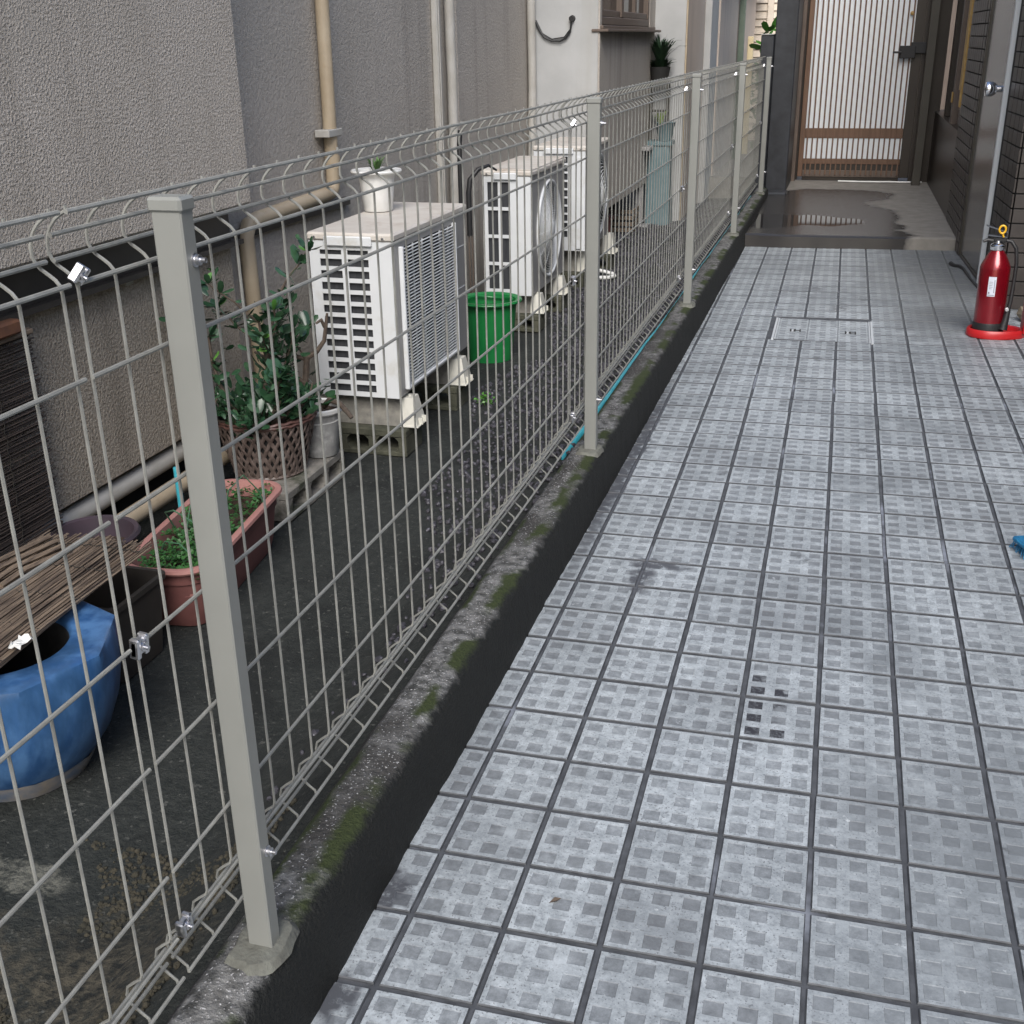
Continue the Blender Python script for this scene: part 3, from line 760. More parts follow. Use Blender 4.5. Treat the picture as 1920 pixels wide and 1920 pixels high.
g.tube([(-1.327+0.003*rp.random(), 4.775+0.006*math.sin(i*0.9), 4.6-i*0.16) for i in range(30)], 0.026, 12); hp(g, 'wrapped_pipe', M['pipe_w'], True)
g = MB(); g.tube([(-1.32+0.004*rp.random(), 6.30+0.010*math.sin(i*0.8), 4.6-i*0.14) for i in range(32)], 0.026, 12); hp(g, 'wrapped_pipe', M['pipe_w'], True)
# black cable looped over the pale end wall
g = MB(); g.tube([(-1.30, 6.335, 1.35), (-1.275, 6.335, 1.30), (-1.245, 6.335, 1.262), (-1.20, 6.335, 1.243), (-1.15, 6.335, 1.238), (-1.11, 6.335, 1.255), (-1.083, 6.335, 1.29), (-1.075, 6.335, 1.34), (-1.072, 6.33, 1.362)], 0.006, 8)
g.tube([(-1.30, 6.341, 1.36), (-1.26, 6.341, 1.285), (-1.20, 6.341, 1.252), (-1.12, 6.341, 1.262), (-1.08, 6.341, 1.31), (-1.075, 6.34, 1.35)], 0.004, 6)
Mx = Matrix.Translation((-1.072, 6.35, 1.365)) @ Euler((PI/2, 0, 0)).to_matrix().to_4x4()
g.lathe([(0, 0.03), (0.016, 0.03), (0.018, 0.0), (0.02, 0)], n=14, M=Mx); hp(g, 'cable', M['black'], True)
# level pipes at the foot of the lower wall
g = MB(); g.tube([(-1.33, 1.0, 0.05), (-1.33, 2.36, 0.05)], 0.03, 12); hp(g, 'ground_pipe', M['pipe_w'], True)
g = MB(); g.tube([(-1.26, 0.9, -0.01), (-1.26, 2.3, -0.01)], 0.028, 12); hp(g, 'ground_pipe', M['pipe'], True)

# ================================================================== AIR CONDITIONERS
def grid_panel(g, xb, zb, holes, y, t=0.002):
    """perforated sheet in the XZ plane facing -Y; holes = set of (i, k) cells left open"""
    nx_, nz_ = len(xb)-1, len(zb)-1
    for i in range(nx_):
        for k in range(nz_):
            x0, x1, z0, z1 = xb[i], xb[i+1], zb[k], zb[k+1]
            if (i, k) in holes:
                g.add([(x0, y, z0), (x1, y, z0), (x1, y, z1), (x0, y, z1), (x0, y+t, z0), (x1, y+t, z0), (x1, y+t, z1), (x0, y+t, z1)],
                      [(0, 1, 5, 4), (1, 2, 6, 5), (2, 3, 7, 6), (3, 0, 4, 7)])
            else:
                g.add([(x0, y, z0), (x1, y, z0), (x1, y, z1), (x0, y, z1)], [(0, 1, 2, 3)])

def ac_unit(label, x0, x1, y0, y1, z0, z1, cols, rows, front, lidstyle):
    t = thing('air_conditioner_unit', label, 'air conditioner', ((x0+x1)/2, (y0+y1)/2, z0), group='outdoor air conditioner units')
    ox, oy, oz = t.location
    def P(g, name, m, smooth=False, parent=None):
        g.v = [(x-ox, y-oy, z-oz) for x, y, z in g.v]
        return g.obj(name, m, parent or t, smooth)
    zt = z1-0.028
    # casing: end panel towards the camera with slots, back, far end, floor pan
    g = MB()
    xb = [x0]; holes = set()
    for (a, b) in cols: xb += [a, b]
    xb.append(x1-0.006)
    zb = [z0]
    for (a, b) in rows: zb += [a, b]
    zb.append(zt)
    for i in range(len(cols)):
        for k in range(len(rows)): holes.add((1+2*i, 1+2*k))
    grid_panel(g, xb, zb, holes, y0, 0.004)
    g.box(x0, x0+0.004, y0+0.004, y1, z0, zt)
    g.box(x0+0.004, x1-0.006, y1-0.004, y1, z0, zt)
    g.box(x0+0.004, x1-0.006, y0+0.004, y1-0.004, z0, z0+0.01)
    # rounded front corner strip
    g.tube([(x1-0.010, y0+0.010, z0), (x1-0.010, y0+0.010, zt)], 0.010, 16)
    P(g, 'casing', M['ac'])
    g = MB(); g.box(x0+0.012, x1-0.05, y0+0.012, y0+0.03, z0+0.015, zt-0.005); P(g, 'heat_exchanger', M['fin'])
    # lid with overhanging lip
    g = MB(); g.rbox(x0-0.006, x1+0.008, y0-0.006, y1+0.008, zt, z1, 0.007); lid = P(g, 'lid', M['ac_top'] if lidstyle else M['ac'], False)
    g = MB(); g.rbox(x0+0.06, x1-0.07, y0-0.014, y0-0.004, zt-0.016, zt+0.018, 0.004); P(g, 'handle', M['ac'], False)
    g = MB()
    for sx in (x0+0.025, x1-0.03):
        g.lathe([(0, -0.004), (0.004, -0.004), (0.005, 0)], n=10, M=Matrix.Translation((sx, y0-0.007, zt+0.012 if lidstyle else z0+0.03)) @ Euler((PI/2, 0, 0)).to_matrix().to_4x4() @ Matrix.Scale(-1, 4))
    P(g, 'screw', M['zinc'], True)
    return t, P, zt

# ---- unit 1: slotted end, horizontal louvre front
x0, x1, y0, y1, z0, z1 = -1.104, -0.80, 2.56, 3.335, 0.087, 0.658
rows = []
zc = 0.600
rows.append((zc-0.016, zc)); zc -= 0.016+0.0145
while len(rows) < 13:
    rows.append((zc-0.0255, zc)); zc -= 0.0255+0.0145
rows = rows[::-1]
ac1, P, zt = ac_unit('near white air conditioner with louvre bars, white pot standing on its lid', x0, x1, y0, y1, z0, z1,
                     [(-1.066, -0.986), (-0.964, -0.888)], rows, 'bars', True)
g = MB()
ga, gb_, gz0, gz1 = 2.62, 3.17, 0.115, 0.60
g.box(x1-0.006, x1, y0+0.02, ga, z0+0.002, zt); g.box(x1-0.006, x1, gb_, y1, z0+0.002, zt)
g.box(x1-0.006, x1, ga, gb_, z0+0.002, gz0); g.box(x1-0.006, x1, ga, gb_, gz1, zt)
P(g, 'front_panel', M['ac_shade_grey'])
g = MB()
for z in (0.50, 0.34): g.box(x1+0.0002, x1+0.002, gb_+0.01, y1-0.01, z, z+0.003)
P(g, 'seam_rib', M['ac'])
g = MB(); g.box(x1-0.06, x1-0.055, ga-0.01, gb_+0.01, gz0-0.01, gz1+0.01); P(g, 'fan_recess', M['dark'])
g = MB()
g.rbox(x1+0.0005, x1+0.018, ga-0.010, ga+0.003, gz0-0.008, gz1+0.008, 0.003).rbox(x1+0.0005, x1+0.018, gb_-0.003, gb_+0.010, gz0-0.008, gz1+0.008, 0.003)
g.rbox(x1+0.0005, x1+0.0175, ga+0.003, gb_-0.003, gz0-0.008, gz0+0.004, 0.003)
P(g, 'grille_frame', M['ac'])
nb = 42
bar = MB().rbox(-0.003, 0.004, 0, gb_-ga-0.006, -0.0014, 0.0014, 0.0008).mesh('grille_bar', M['ac'])
for i in range(nb):
    z = gz0+0.008+(gz1-gz0-0.012)*i/(nb-1)
    o = link('grille_bar', bar, ac1, loc=(x1+0.008-ac1.location.x, ga+0.003-ac1.location.y, z-ac1.location.z))
g = MB()
for k in range(6): 
    y = ga+0.04+k*(gb_-ga-0.08)/5
    g.box(x1-0.004, x1+0.002, y-0.0015, y+0.0015, gz0, gz1)
P(g, 'grille_rib', M['ac'])
# fan seen through the louvres
g = MB()
cyf, czf = (ga+gb_)/2-0.02, (gz0+gz1)/2
for k in range(3):
    a = k*2*PI/3
    vs = []
    for (rr, da, dxx) in ((0.04, 0, -0.02), (0.22, 0.25, -0.012), (0.22, 1.15, -0.045), (0.04, 1.0, -0.045)):
        vs.append((x1-0.004+dxx*0.9, cyf+rr*math.cos(a+da), czf+rr*math.sin(a+da)))
    g.add(vs, [(0, 1, 2, 3)])
P(g, 'fan', M['fin'])
# ---- unit 2: large openings, round guard
x0, x1, y0, y1, z0, z1 = -1.075, -0.83, 4.45, 5.145, 0.062, 0.667
rows = []
zc = 0.612
for k in range(4):
    rows.append((zc-0.118, zc)); zc -= 0.118+0.016
rows = rows[::-1]
ac2, P, zt = ac_unit('middle white air conditioner with big round fan guard and boarded lid', x0, x1, y0, y1, z0, z1,
                     [(-1.050, -0.997), (-0.980, -0.935)], rows, 'round', True)
g = MB(); cyf, czf, RF = 4.80, 0.345, 0.235
n = 40
ring_o = [(x1-0.0005, cyf+RF*math.cos(2*PI*k/n), czf+RF*math.sin(2*PI*k/n)) for k in range(n)]
# front plate with round hole: connect ring to rectangle
rect = []
for k in range(n):
    c, s_ = math.cos(2*PI*k/n), math.sin(2*PI*k/n)
    tt = min(((y1-cyf) if c > 0 else (cyf-y0-0.02))/max(abs(c), 1e-6), ((zt-czf) if s_ > 0 else (czf-z0))/max(abs(s_), 1e-6))
    rect.append((x1-0.0005, cyf+tt*c, czf+tt*s_))
g.add(ring_o+rect, [(k, (k+1) % n, n+(k+1) % n, n+k) for k in range(n)])
for cy_, cz_ in ((y1, zt), (y1, z0), (y0+0.02, zt), (y0+0.02, z0)):
    best = sorted(range(n), key=lambda k: (rect[k][1]-cy_)**2+(rect[k][2]-cz_)**2)[:2]
    a, b = rect[best[0]], rect[best[1]]
    g.add([a, b, (x1-0.0005, cy_, cz_)], [(0, 1, 2)])
P(g, 'front_panel', M['ac_shade_grey'])
g = MB(); g.box(x1-0.09, x1-0.085, y0+0.03, y1-0.02, z0+0.02, zt-0.01); P(g, 'fan_recess', M['dark'])
g = MB()
rings = []
for j in range(17):
    rr = 0.045+j*(RF-0.05)/16
    xx = x1+0.022*math.cos((rr/RF)*PI/2)+0.004
    g.tube([(xx, cyf+rr*math.cos(2*PI*k/36), czf+rr*math.sin(2*PI*k/36)) for k in range(37)], 0.0017, 4, cap=False)
for k in range(12):
    a = 2*PI*k/12
    g.tube([(x1+0.022*math.cos((rr/RF)*PI/2)+0.002, cyf+rr*math.cos(a), czf+rr*math.sin(a)) for rr in (0.04, 0.10, 0.16, 0.20, RF)], 0.0022, 4, cap=False)
P(g, 'fan_guard', M['ac'], True)
g = MB()
g.tube([(x1+0.004, cyf+(RF+0.004)*math.cos(2*PI*k/48), czf+(RF+0.004)*math.sin(2*PI*k/48)) for k in range(49)], 0.008, 8, cap=False)
P(g, 'guard_ring', M['ac'], True)
g = MB(); Mx = Matrix.Translation((x1+0.02, cyf, czf)) @ Euler((0, PI/2, 0)).to_matrix().to_4x4()
g.lathe([(0.045, -0.004), (0.045, 0.003), (0.03, 0.008), (0, 0.009)], n=20, M=Mx); P(g, 'guard_hub', M['ac'], True)
g = MB()
for k in range(3):
    a = k*2*PI/3+0.5
    vs = [(x1-0.03+dxx, cyf+rr*math.cos(a+da), czf+rr*math.sin(a+da)) for (rr, da, dxx) in ((0.05, 0, 0.0), (0.215, 0.2, 0.012), (0.22, 0.7, -0.01), (0.21, 1.2, -0.03), (0.05, 1.1, -0.03))]
    g.add(vs, [(0, 1, 2, 3, 4)])
P(g, 'fan', M['ac_shade_grey'])
g = MB(); g.rbox(x1+0.0002, x1+0.002, y0+0.04, y1-0.04, zt-0.035, zt-0.030, 0.0005); P(g, 'seam_rib', M['ac'])
for k in range(6):     # boards lying as grooves on the lid
    ya = y0+k*(y1-y0)/6
    g = MB(); g.rbox(x0-0.002, x1+0.004, ya+0.002, ya+(y1-y0)/6-0.002, z1, z1+0.005, 0.002); P(g, 'lid_board', M['ac_top'])
# ---- unit 3: small square openings
x0, x1, y0, y1, z0, z1 = -1.105, -0.80, 5.535, 6.17, 0.105, 0.690
rows = []
zc = 0.632
for k in range(10):
    rows.append((zc-0.035, zc)); zc -= 0.035+0.011
rows = rows[::-1]
ac3, P, zt = ac_unit('far white air conditioner partly hidden behind the second fence post', x0, x1, y0, y1, z0, z1,
                     [(-0.990, -0.953), (-0.940, -0.905)], rows, 'round', True)
g = MB(); g.box(x1-0.006, x1, y0+0.02, y1, z0, zt); P(g, 'front_panel', M['ac_shade_grey'])
g = MB(); g.rbox(x1-0.055, x1-0.020, y0-0.010, y0-0.0005, z0+0.01, zt-0.03, 0.004); P(g, 'side_rib', M['ac'])
g = MB()
cyf, czf, RF = 5.86, 0.385, 0.235
for j in range(12):
    rr = 0.045+j*(RF-0.05)/11
    xx = x1+0.05*math.cos((rr/RF)*PI/2)+0.004
    g.tube([(xx, cyf+rr*math.cos(2*PI*k/30), czf+rr*math.sin(2*PI*k/30)) for k in range(31)], 0.0022, 4, cap=False)
g.tube([(x1+0.006, cyf+RF*math.cos(2*PI*k/40), czf+RF*math.sin(2*PI*k/40)) for k in range(41)], 0.009, 6, cap=False)
P(g, 'fan_guard', M['ac'], True)
g = MB(); Mx = Matrix.Translation((x1+0.001, cyf, czf)) @ Euler((0, PI/2, 0)).to_matrix().to_4x4()
g.lathe([(0, 0), (RF, 0)], n=30, M=Mx); P(g, 'fan_recess', M['dark'])

# ---- feet under the units
def foot(label, x0, x1, y, zb, h, grp='mounting feet under the air conditioners'):
    t = thing('mounting_foot', label, 'mounting foot', ((x0+x1)/2, y, zb), group=grp)
    L = (x1-x0)/2
    g = MB()
    sec = [(-0.045, 0), (0.045, 0), (0.03, h), (-0.03, h)]
    def seg(a, b, m, name, s_=1.0):
        g = MB()
        vs = [(a, yy*s_, zz) for yy, zz in sec]+[(b, yy*s_, zz) for yy, zz in sec]
        g.add(vs, [(0, 1, 2, 3), (7, 6, 5, 4), (0, 4, 5, 1), (1, 5, 6, 2), (2, 6, 7, 3), (3, 7, 4, 0)])
        g.obj(name, m, t)
    seg(-L, L-0.065, M['footc'], 'core', 0.94)
    # end cap tapering outward with a flange
    g = MB(); a, b = L-0.065, L
    vs = [(a, -0.047, 0.006), (a, 0.047, 0.006), (a, 0.032, h), (a, -0.032, h), (b, -0.044, 0.006), (b, 0.044, 0.006), (b-0.018, 0.026, h), (b-0.018, -0.026, h)]
    g.add(vs, [(0, 1, 2, 3), (7, 6, 5, 4), (0, 4, 5, 1), (1, 5, 6, 2), (2, 6, 7, 3), (3, 7, 4, 0)])
    g.rbox(a, b+0.006, -0.052, 0.052, 0.0, 0.006, 0.002)
    g.tube([(a+0.025, 0, h), (a+0.025, 0, h+0.006)], 0.006, 8)
    g.box(b-0.004, b+0.012, -0.020, -0.016, 0.006, 0.03); g.box(b-0.004, b+0.012, 0.016, 0.020, 0.006, 0.03)
    g.obj('end_cap', M['cap'], t)
    return t
foot('ivory capped foot under the near end of the louvred air conditioner', -1.13, -0.755, 2.64, -0.028, 0.105)
foot('ivory capped foot under the far end of the louvred air conditioner', -1.12, -0.755, 3.19, -0.028, 0.105)
foot('ivory capped foot nearest the green bucket, under the middle air conditioner', -1.10, -0.79, 4.56, -0.04, 0.095)
foot('ivory capped foot under the far end of the middle air conditioner', -1.10, -0.79, 5.03, -0.04, 0.095)
foot('ivory capped foot under the near end of the far air conditioner', -1.12, -0.80, 5.66, -0.03, 0.125)
foot('ivory capped foot past the second post, under the far air conditioner', -1.12, -0.765, 6.28, -0.03, 0.125)
def block(label, x0, x1, y0, y1, z0, z1, m, along='x', holes=3, rot=0):
    cx_, cy_ = (x0+x1)/2, (y0+y1)/2
    t = thing('concrete_block', label, 'concrete block', (cx_, cy_, z0), rot, group='hollow concrete blocks')
    L, W = (x1-x0, y1-y0) if along == 'x' else (y1-y0, x1-x0)
    H = z1-z0
    Mx = Matrix.Identity(4) if along == 'x' else Matrix.Rotation(PI/2, 4, 'Z')
    g = MB()
    # hollow cores run through the block across its width
    hw = (L-0.03*(holes+1))/holes
    g.rbox(-L/2, L/2, -W/2, W/2, H-0.028, H, 0.004, Mx).rbox(-L/2, L/2, -W/2, W/2, 0, 0.02, 0.004, Mx)
    x = -L/2
    for k in range(holes+1):
        g.box(x, x+0.03, -W/2+0.001, W/2-0.001, 0.019, H-0.027, Mx)
        if k < holes:   # fillets in the corners of the hole
            for sx, xx in ((1, x+0.03), (-1, x+0.03+hw)):
                for sz, zz in ((-1, H-0.028), (1, 0.02)):
                    g.add([Mx @ Vector(p) for p in ((xx, -W/2+.002, zz), (xx+sx*0.014, -W/2+.002, zz), (xx, -W/2+.002, zz+sz*0.014), (xx, W/2-.002, zz), (xx+sx*0.014, W/2-.002, zz), (xx, W/2-.002, zz+sz*0.014))],
                          [(0, 1, 2), (3, 5, 4), (1, 4, 5, 2)])
        x += 0.03+hw
    g.obj('shell', m, t)
    return t
block('mossy hollow block under the near foot of the louvred air conditioner', -1.16, -0.785, 2.555, 2.72, ZG, -0.03, M['concrete_moss'], 'x', 3)
block('mossy hollow block under the far foot of the louvred air conditioner', -1.16, -0.785, 3.12, 3.27, ZG, -0.03, M['concrete_moss'], 'x', 3)
block('pale hollow block between the pink planter and the louvred air conditioner', -1.125, -0.925, 1.905, 2.335, ZG, -0.03, M['concrete'], 'y', 3)
block('mossy hollow block behind the green bucket', -1.13, -0.80, 4.48, 4.65, ZG, -0.042, M['concrete_moss'], 'x', 3)
block('mossy hollow block under the far end of the middle air conditioner', -1.13, -0.80, 4.95, 5.12, ZG, -0.042, M['concrete_moss'], 'x', 3)
block('mossy hollow block under the near foot of the far air conditioner', -1.13, -0.82, 5.58, 5.74, ZG, -0.032, M['concrete_moss'], 'x', 3)
block('mossy hollow block beside the coil of white hose', -1.13, -0.78, 6.20, 6.36, ZG, -0.032, M['concrete_moss'], 'x', 3)

# black insulated pipes rising behind the middle unit
t = thing('insulated_pipe', 'pair of black foam-wrapped pipes bending over beside the middle air conditioner', 'pipe', (-1.15, 4.35, ZG))
def rel(g, t):
    g.v = [(x-t.location.x, y-t.location.y, z-t.location.z) for x, y, z in g.v]; return g
g = MB(); g.tube([(-1.13, 4.28, 0.40), (-1.13, 4.28, 0.65), (-1.13, 4.28, 0.80), (-1.13, 4.30, 0.86)], 0.012, 10)
rel(g, t).obj('foam_sleeve', M['black'], t, True)
g = MB(); g.tube([(-1.09, 4.28, 0.38), (-1.09, 4.28, 0.58), (-1.085, 4.29, 0.64), (-1.05, 4.31, 0.685), (-1.01, 4.35, 0.70), (-0.98, 4.38, 0.675)], 0.013, 10, radii=[.014, .014, .013, .011, .007, .005])
rel(g, t).obj('foam_sleeve', M['black'], t, True)
g = MB()
for dx in (-1.135, -1.12, -1.095, -1.08): g.tube([(dx, 4.28, 0.40), (dx, 4.285, 0.1), (dx, 4.30, ZG)], 0.0035, 6)
rel(g, t).obj('copper_line', M['wood'], t, True)

# ================================================================== THINGS IN THE YARD
# --- green bucket
t = thing('bucket', 'green plastic bucket with water standing before the middle air conditioner', 'bucket', (-0.895, 3.935, ZG))
g = MB(); g.lathe([(0, 0.002), (0.098, 0.002), (0.103, 0.006), (0.128, 0.262), (0.128, 0.270), (0.149, 0.272), (0.151, 0.278), (0.149, 0.286), (0.136, 0.287), (0.124, 0.280), (0.100, 0.02), (0, 0.015)], n=48)
g.obj('body', M['green_p'], t, True)
g = MB(); g.tube([(0.150*math.cos(a), 0.150*math.sin(a), 0.279) for a in [2*PI*k/48 for k in range(49)]], 0.0035, 6, cap=False); g.obj('rim_bead', M['green_p'], t, True)
wm = mat('bucket_water', (0.01, 0.06, 0.02), rough=0.04)
g = MB(); g.lathe([(0, 0.235), (0.124, 0.235)], n=32); g.obj('water', wm, t)
g = MB(); g.tube([(0.11*math.cos(a), 0.11*math.sin(a), 0.272+0.006*math.sin(3*a)) for a in [0.4+k*0.25 for k in range(12)]], 0.004, 6); g.obj('handle', M['green_p'], t, True)

# --- white pot on the lid of unit 1
def spiky(t, base, n, h, spread, m, rr, name='leaf', w=0.006):
    for i in range(n):
        a = rr.uniform(0, 2*PI); s_ = rr.uniform(0.2, 1)*spread; hh = h*rr.uniform(0.6, 1)
        pts = [Vector(base)+Vector((math.cos(a)*s_*u, math.sin(a)*s_*u, hh*(1.5*u-0.6*u*u*(1+s_*3)))) for u in (0, 0.35, 0.7, 1.0)]
        side = Vector((-math.sin(a), math.cos(a), 0))
        vs = []
        for u, p in zip((0.8, 1, 0.7, 0.08), pts): vs += [p-side*w*u, p+side*w*u+Vector((0, 0, 0.001))]
        g = MB(); g.add(vs, [(0, 1, 3, 2), (2, 3, 5, 4), (4, 5, 7, 6)])
        g.obj(name, m, t, True)
t = thing('plant_pot', 'white pot with flared rim and spiky plant standing on the near air conditioner', 'plant pot', (-1.055, 3.075, 0.6585))
t.scale = (1.03, 1.03, 1.1)
g = MB(); g.lathe([(0, 0.002), (0.050, 0.002), (0.053, 0.006), (0.062, 0.09), (0.066, 0.125), (0.090, 0.128), (0.093, 0.133), (0.090, 0.138), (0.068, 0.135), (0.058, 0.115), (0.05, 0.02), (0, 0.015)], n=48)
g.obj('pot', M['white'], t, True)
g = MB(); g.lathe([(0, 0.118), (0.059, 0.116)], n=20); g.obj('soil', M['soil'], t)
g = MB()
for k in range(26):
    a, r_ = random.uniform(0, 6.28), random.uniform(0, 0.055)
    v, f = ico((r_*math.cos(a), r_*math.sin(a), 0.121), 0.008, rnd); g.add(v, f)
g.obj('bark_chips', M['bark'], t, kind='stuff')
spiky(t, (0.0, 0.0, 0.115), 44, 0.085, 0.06, mat('aloe_leaf', (0.08, 0.17, 0.05), (0.16, 0.28, 0.10), rough=0.4, scale=30), random.Random(4), w=0.005)

# --- woven basket with jade plant
BX, BY, BZ = -1.075, 2.09, -0.028
t = thing('woven_planter', 'brown woven-look basket planter holding a jade plant beside the white pot', 'planter', (BX, BY, BZ))
H = 0.195; rb, rt_ = 0.112, 0.158
g = MB(); g.lathe([(0, 0.003), (rb-0.006, 0.003), (rt_-0.010, H-0.01), (rt_-0.014, H-0.012), (rb-0.012, 0.01), (0, 0.01)], n=40); g.obj('liner', M['dark'], t, True)
g = MB()
NS = 34; wv = 0.0068
for d in (1, -1):
    for k in range(NS):
        a0 = 2*PI*k/NS
        vs = []
        ns = 14
        for i in range(ns+1):
            u = i/ns
            a = a0+d*u*0.62
            r_ = rb+(rt_-rb)*u+0.0022*d*math.cos(u*PI*7+k*PI)+0.001
            z = 0.006+(H-0.02)*u
            ra = Vector((math.cos(a), math.sin(a), 0)); ta = Vector((-math.sin(a), math.cos(a), 0))
            c_ = ra*r_+Vector((0, 0, z))
            vs += [c_-ta*wv, c_+ta*wv, c_-ta*wv*0.5+ra*0.0022, c_+ta*wv*0.5+ra*0.0022]
        fs = []
        for i in range(ns):
            o = i*4; fs += [(o, o+4, o+6, o+2), (o+2, o+6, o+7, o+3), (o+3, o+7, o+5, o+1)]
        g.add(vs, fs)
g.obj('woven_strips', M['wicker'], t, True, kind='stuff')
g = MB()
g.tube([(rb*math.cos(a), rb*math.sin(a), 0.005) for a in [2*PI*j/48 for j in range(49)]], 0.006, 6, cap=False)
g.obj('base_hoop', M['wicker'], t, True)
for k in range(2):
    g = MB()
    g.tube([((rt_+0.002)*math.cos(a), (rt_+0.002)*math.sin(a), H-0.012+k*0.010+0.002*math.sin(a*24+k*3)) for a in [2*PI*j/96 for j in range(97)]], 0.0055, 6, cap=False)
    g.obj('rim', M['wicker_rim'], t, True)
g = MB(); g.lathe([(0, H-0.03), (rt_-0.012, H-0.035)], n=30); g.obj('soil', M['soil'], t)

def leafmesh(name, L, W, T, m, cup=0.0):
    g = MB(); n = 8
    top, bot = [], []
    for k in range(n):
        a = 2*PI*k/n
        x = L/2+L/2*math.cos(a); y = W/2*math.sin(a)*(0.75+0.25*math.cos(a))
        z = cup*(x/L)**2
        top.append((x, y, z))
    vs = top+[(L*0.55, 0, cup*0.3+T), (L*0.55, 0, cup*0.3-T)]
    g.add(vs, [(k, (k+1) % n, n) for k in range(n)]+[((k+1) % n, k, n+1) for k in range(n)])
    return g.mesh(name, m, True)
jade = [leafmesh('leaf', 0.042, 0.027, 0.0028, M['leaf'], 0.006), leafmesh('leaf', 0.054, 0.032, 0.003, M['leaf'], 0.01),
        leafmesh('leaf', 0.036, 0.02, 0.0025, mat('jade_leaf_fresh', (0.07, 0.2, 0.035), (0.1, 0.25, 0.05), rough=0.3, scale=30), 0.008)]
pl = thing('jade_plant', 'bushy jade plant with glossy fleshy leaves growing in the woven basket', 'plant', (BX, BY, BZ+H-0.03))
rj = random.Random(21)
stems = []
def branch(p, d, L, r, depth):
    pts = [p]; rad = [r]
    nseg = 4
    for i in range(nseg):
        d = (d+Vector((rj.gauss(0, .16), rj.gauss(0, .16), rj.gauss(0.05, .1)))).normalized()
        p = p+d*L/nseg; pts.append(p); rad.append(r*(1-0.5*(i+1)/nseg))
    stems.append((pts, rad))
    if depth > 0:
        for k in range(rj.choice((2, 3))):
            i = rj.randint(2, nseg)
            dd = (d+Vector((rj.gauss(0, .6), rj.gauss(0, .6), rj.gauss(0.1, .3)))).normalized()
            branch(pts[i], dd, L*0.6, r*0.6, depth-1)
    return pts
for (dx, dy, dirv, L) in ((-0.02, -0.02, (0.10, 0.12, 1), 0.36), (0.02, 0.02, (0.05, 0.1, 1), 0.32), (-0.06, -0.05, (-0.25, -0.45, 0.85), 0.30), (0.05, -0.06, (0.25, -0.2, 0.5), 0.15),
                          (0.0, 0.05, (0.2, 0.5, 0.8), 0.22), (-0.05, -0.08, (-0.15, -0.5, 0.3), 0.12), (0.08, 0.0, (0.4, 0.1, 0.5), 0.12), (0.03, -0.1, (0.1, -0.5, 0.35), 0.10), (-0.09, 0.0, (-0.3, 0.1, 0.6), 0.2)):
    branch(Vector((dx, dy, 0)), Vector(dirv).normalized(), L, 0.008, 1)
nleaf = 0
for k, (pts, rad) in enumerate(stems):
    g = MB(); g.tube(pts, 0.01, 6, radii=rad); g.obj('stem', M['bark'], pl, True)
    tips = [(pts[-1], 6, 1.0), (pts[-2], 3, 1.0), (pts[-3], 2, .9)]
    for (p, cnt, sc) in tips:
        for i in range(cnt):
            if nleaf >= 188: break
            a = i*2.4+rj.random(); el = rj.uniform(-0.1, 0.95)
            o = link('leaf', jade[2] if rj.random() < 0.06 else jade[rj.randint(0, 1)], pl, loc=p)
            o.rotation_euler = (rj.gauss(0, .3), -el, a)
            s_ = sc*rj.uniform(0.8, 1.3); o.scale = (s_, s_, s_); nleaf += 1

for k in range(110):
    a = rj.uniform(0, 6.28); q = 0.15*math.sqrt(rj.random())
    o = link('leaf', jade[rj.randint(0, 1)], pl, loc=(q*math.cos(a), q*math.sin(a), 0.015+0.10*rj.random()*(1-q*3)))
    o.rotation_euler = (rj.gauss(0, .4), -rj.uniform(-0.2, 1.0), a+rj.gauss(0, .6))
    s_ = rj.uniform(0.8, 1.25); o.scale = (s_, s_, s_)

g = MB()
for k in range(620):
    pts, rad = stems[rj.randrange(len(stems))]
    p = pts[rj.randint(1, len(pts)-1)]+Vector((rj.gauss(0, .022), rj.gauss(0, .022), rj.gauss(0, .02)))
    if k % 5 == 0:
        a = rj.uniform(0, 6.28); q = 0.15*math.sqrt(rj.random()); p = Vector((q*math.cos(a), q*math.sin(a), rj.uniform(0.02, 0.17)*(1.1-q*4)))
    me = jade[rj.randint(0, 1)]
    T = Matrix.Translation(p) @ Euler((rj.gauss(0, .5), -rj.uniform(-.3, 1.1), rj.uniform(0, 6.28))).to_matrix().to_4x4() @ Matrix.Scale(rj.uniform(.6, 1.1), 4)
    g.add([T @ v.co for v in me.vertices], [tuple(f.vertices) for f in me.polygons])
g.obj('foliage', M['leaf'], pl, True, kind='stuff')

# --- white pot with pruned branches
t = thing('plant_pot', 'weathered white plastic pot on the pale hollow block', 'plant pot', (-0.975, 2.265, -0.028))
g = MB(); g.lathe([(0, 0.002), (0.054, 0.002), (0.057, 0.006), (0.070, 0.148), (0.080, 0.150), (0.083, 0.156), (0.083, 0.166), (0.079, 0.170), (0.072, 0.166), (0.066, 0.14), (0.055, 0.02), (0, 0.015)], n=44)
g.obj('pot', mat('weathered_white_pot', (0.36, 0.36, 0.35), (0.27, 0.27, 0.265), rough=0.5, scale=30, c3=(0.48, 0.48, 0.47), scale3=18), t, True)
g = MB(); g.lathe([(0.066, 0.120), (0.0695, 0.121), (0.0695, 0.124), (0.067, 0.125)], n=44); g.obj('moulded_ring', M['white'], t, True)
g = MB(); g.lathe([(0.072, 0.1665), (0.079, 0.1708), (0.0838, 0.1665), (0.0838, 0.156)], n=44); g.obj('rim', M['white'], t, True)
g = MB(); g.lathe([(0, 0.150), (0.068, 0.148)], n=20); g.obj('soil', M['soil'], t)
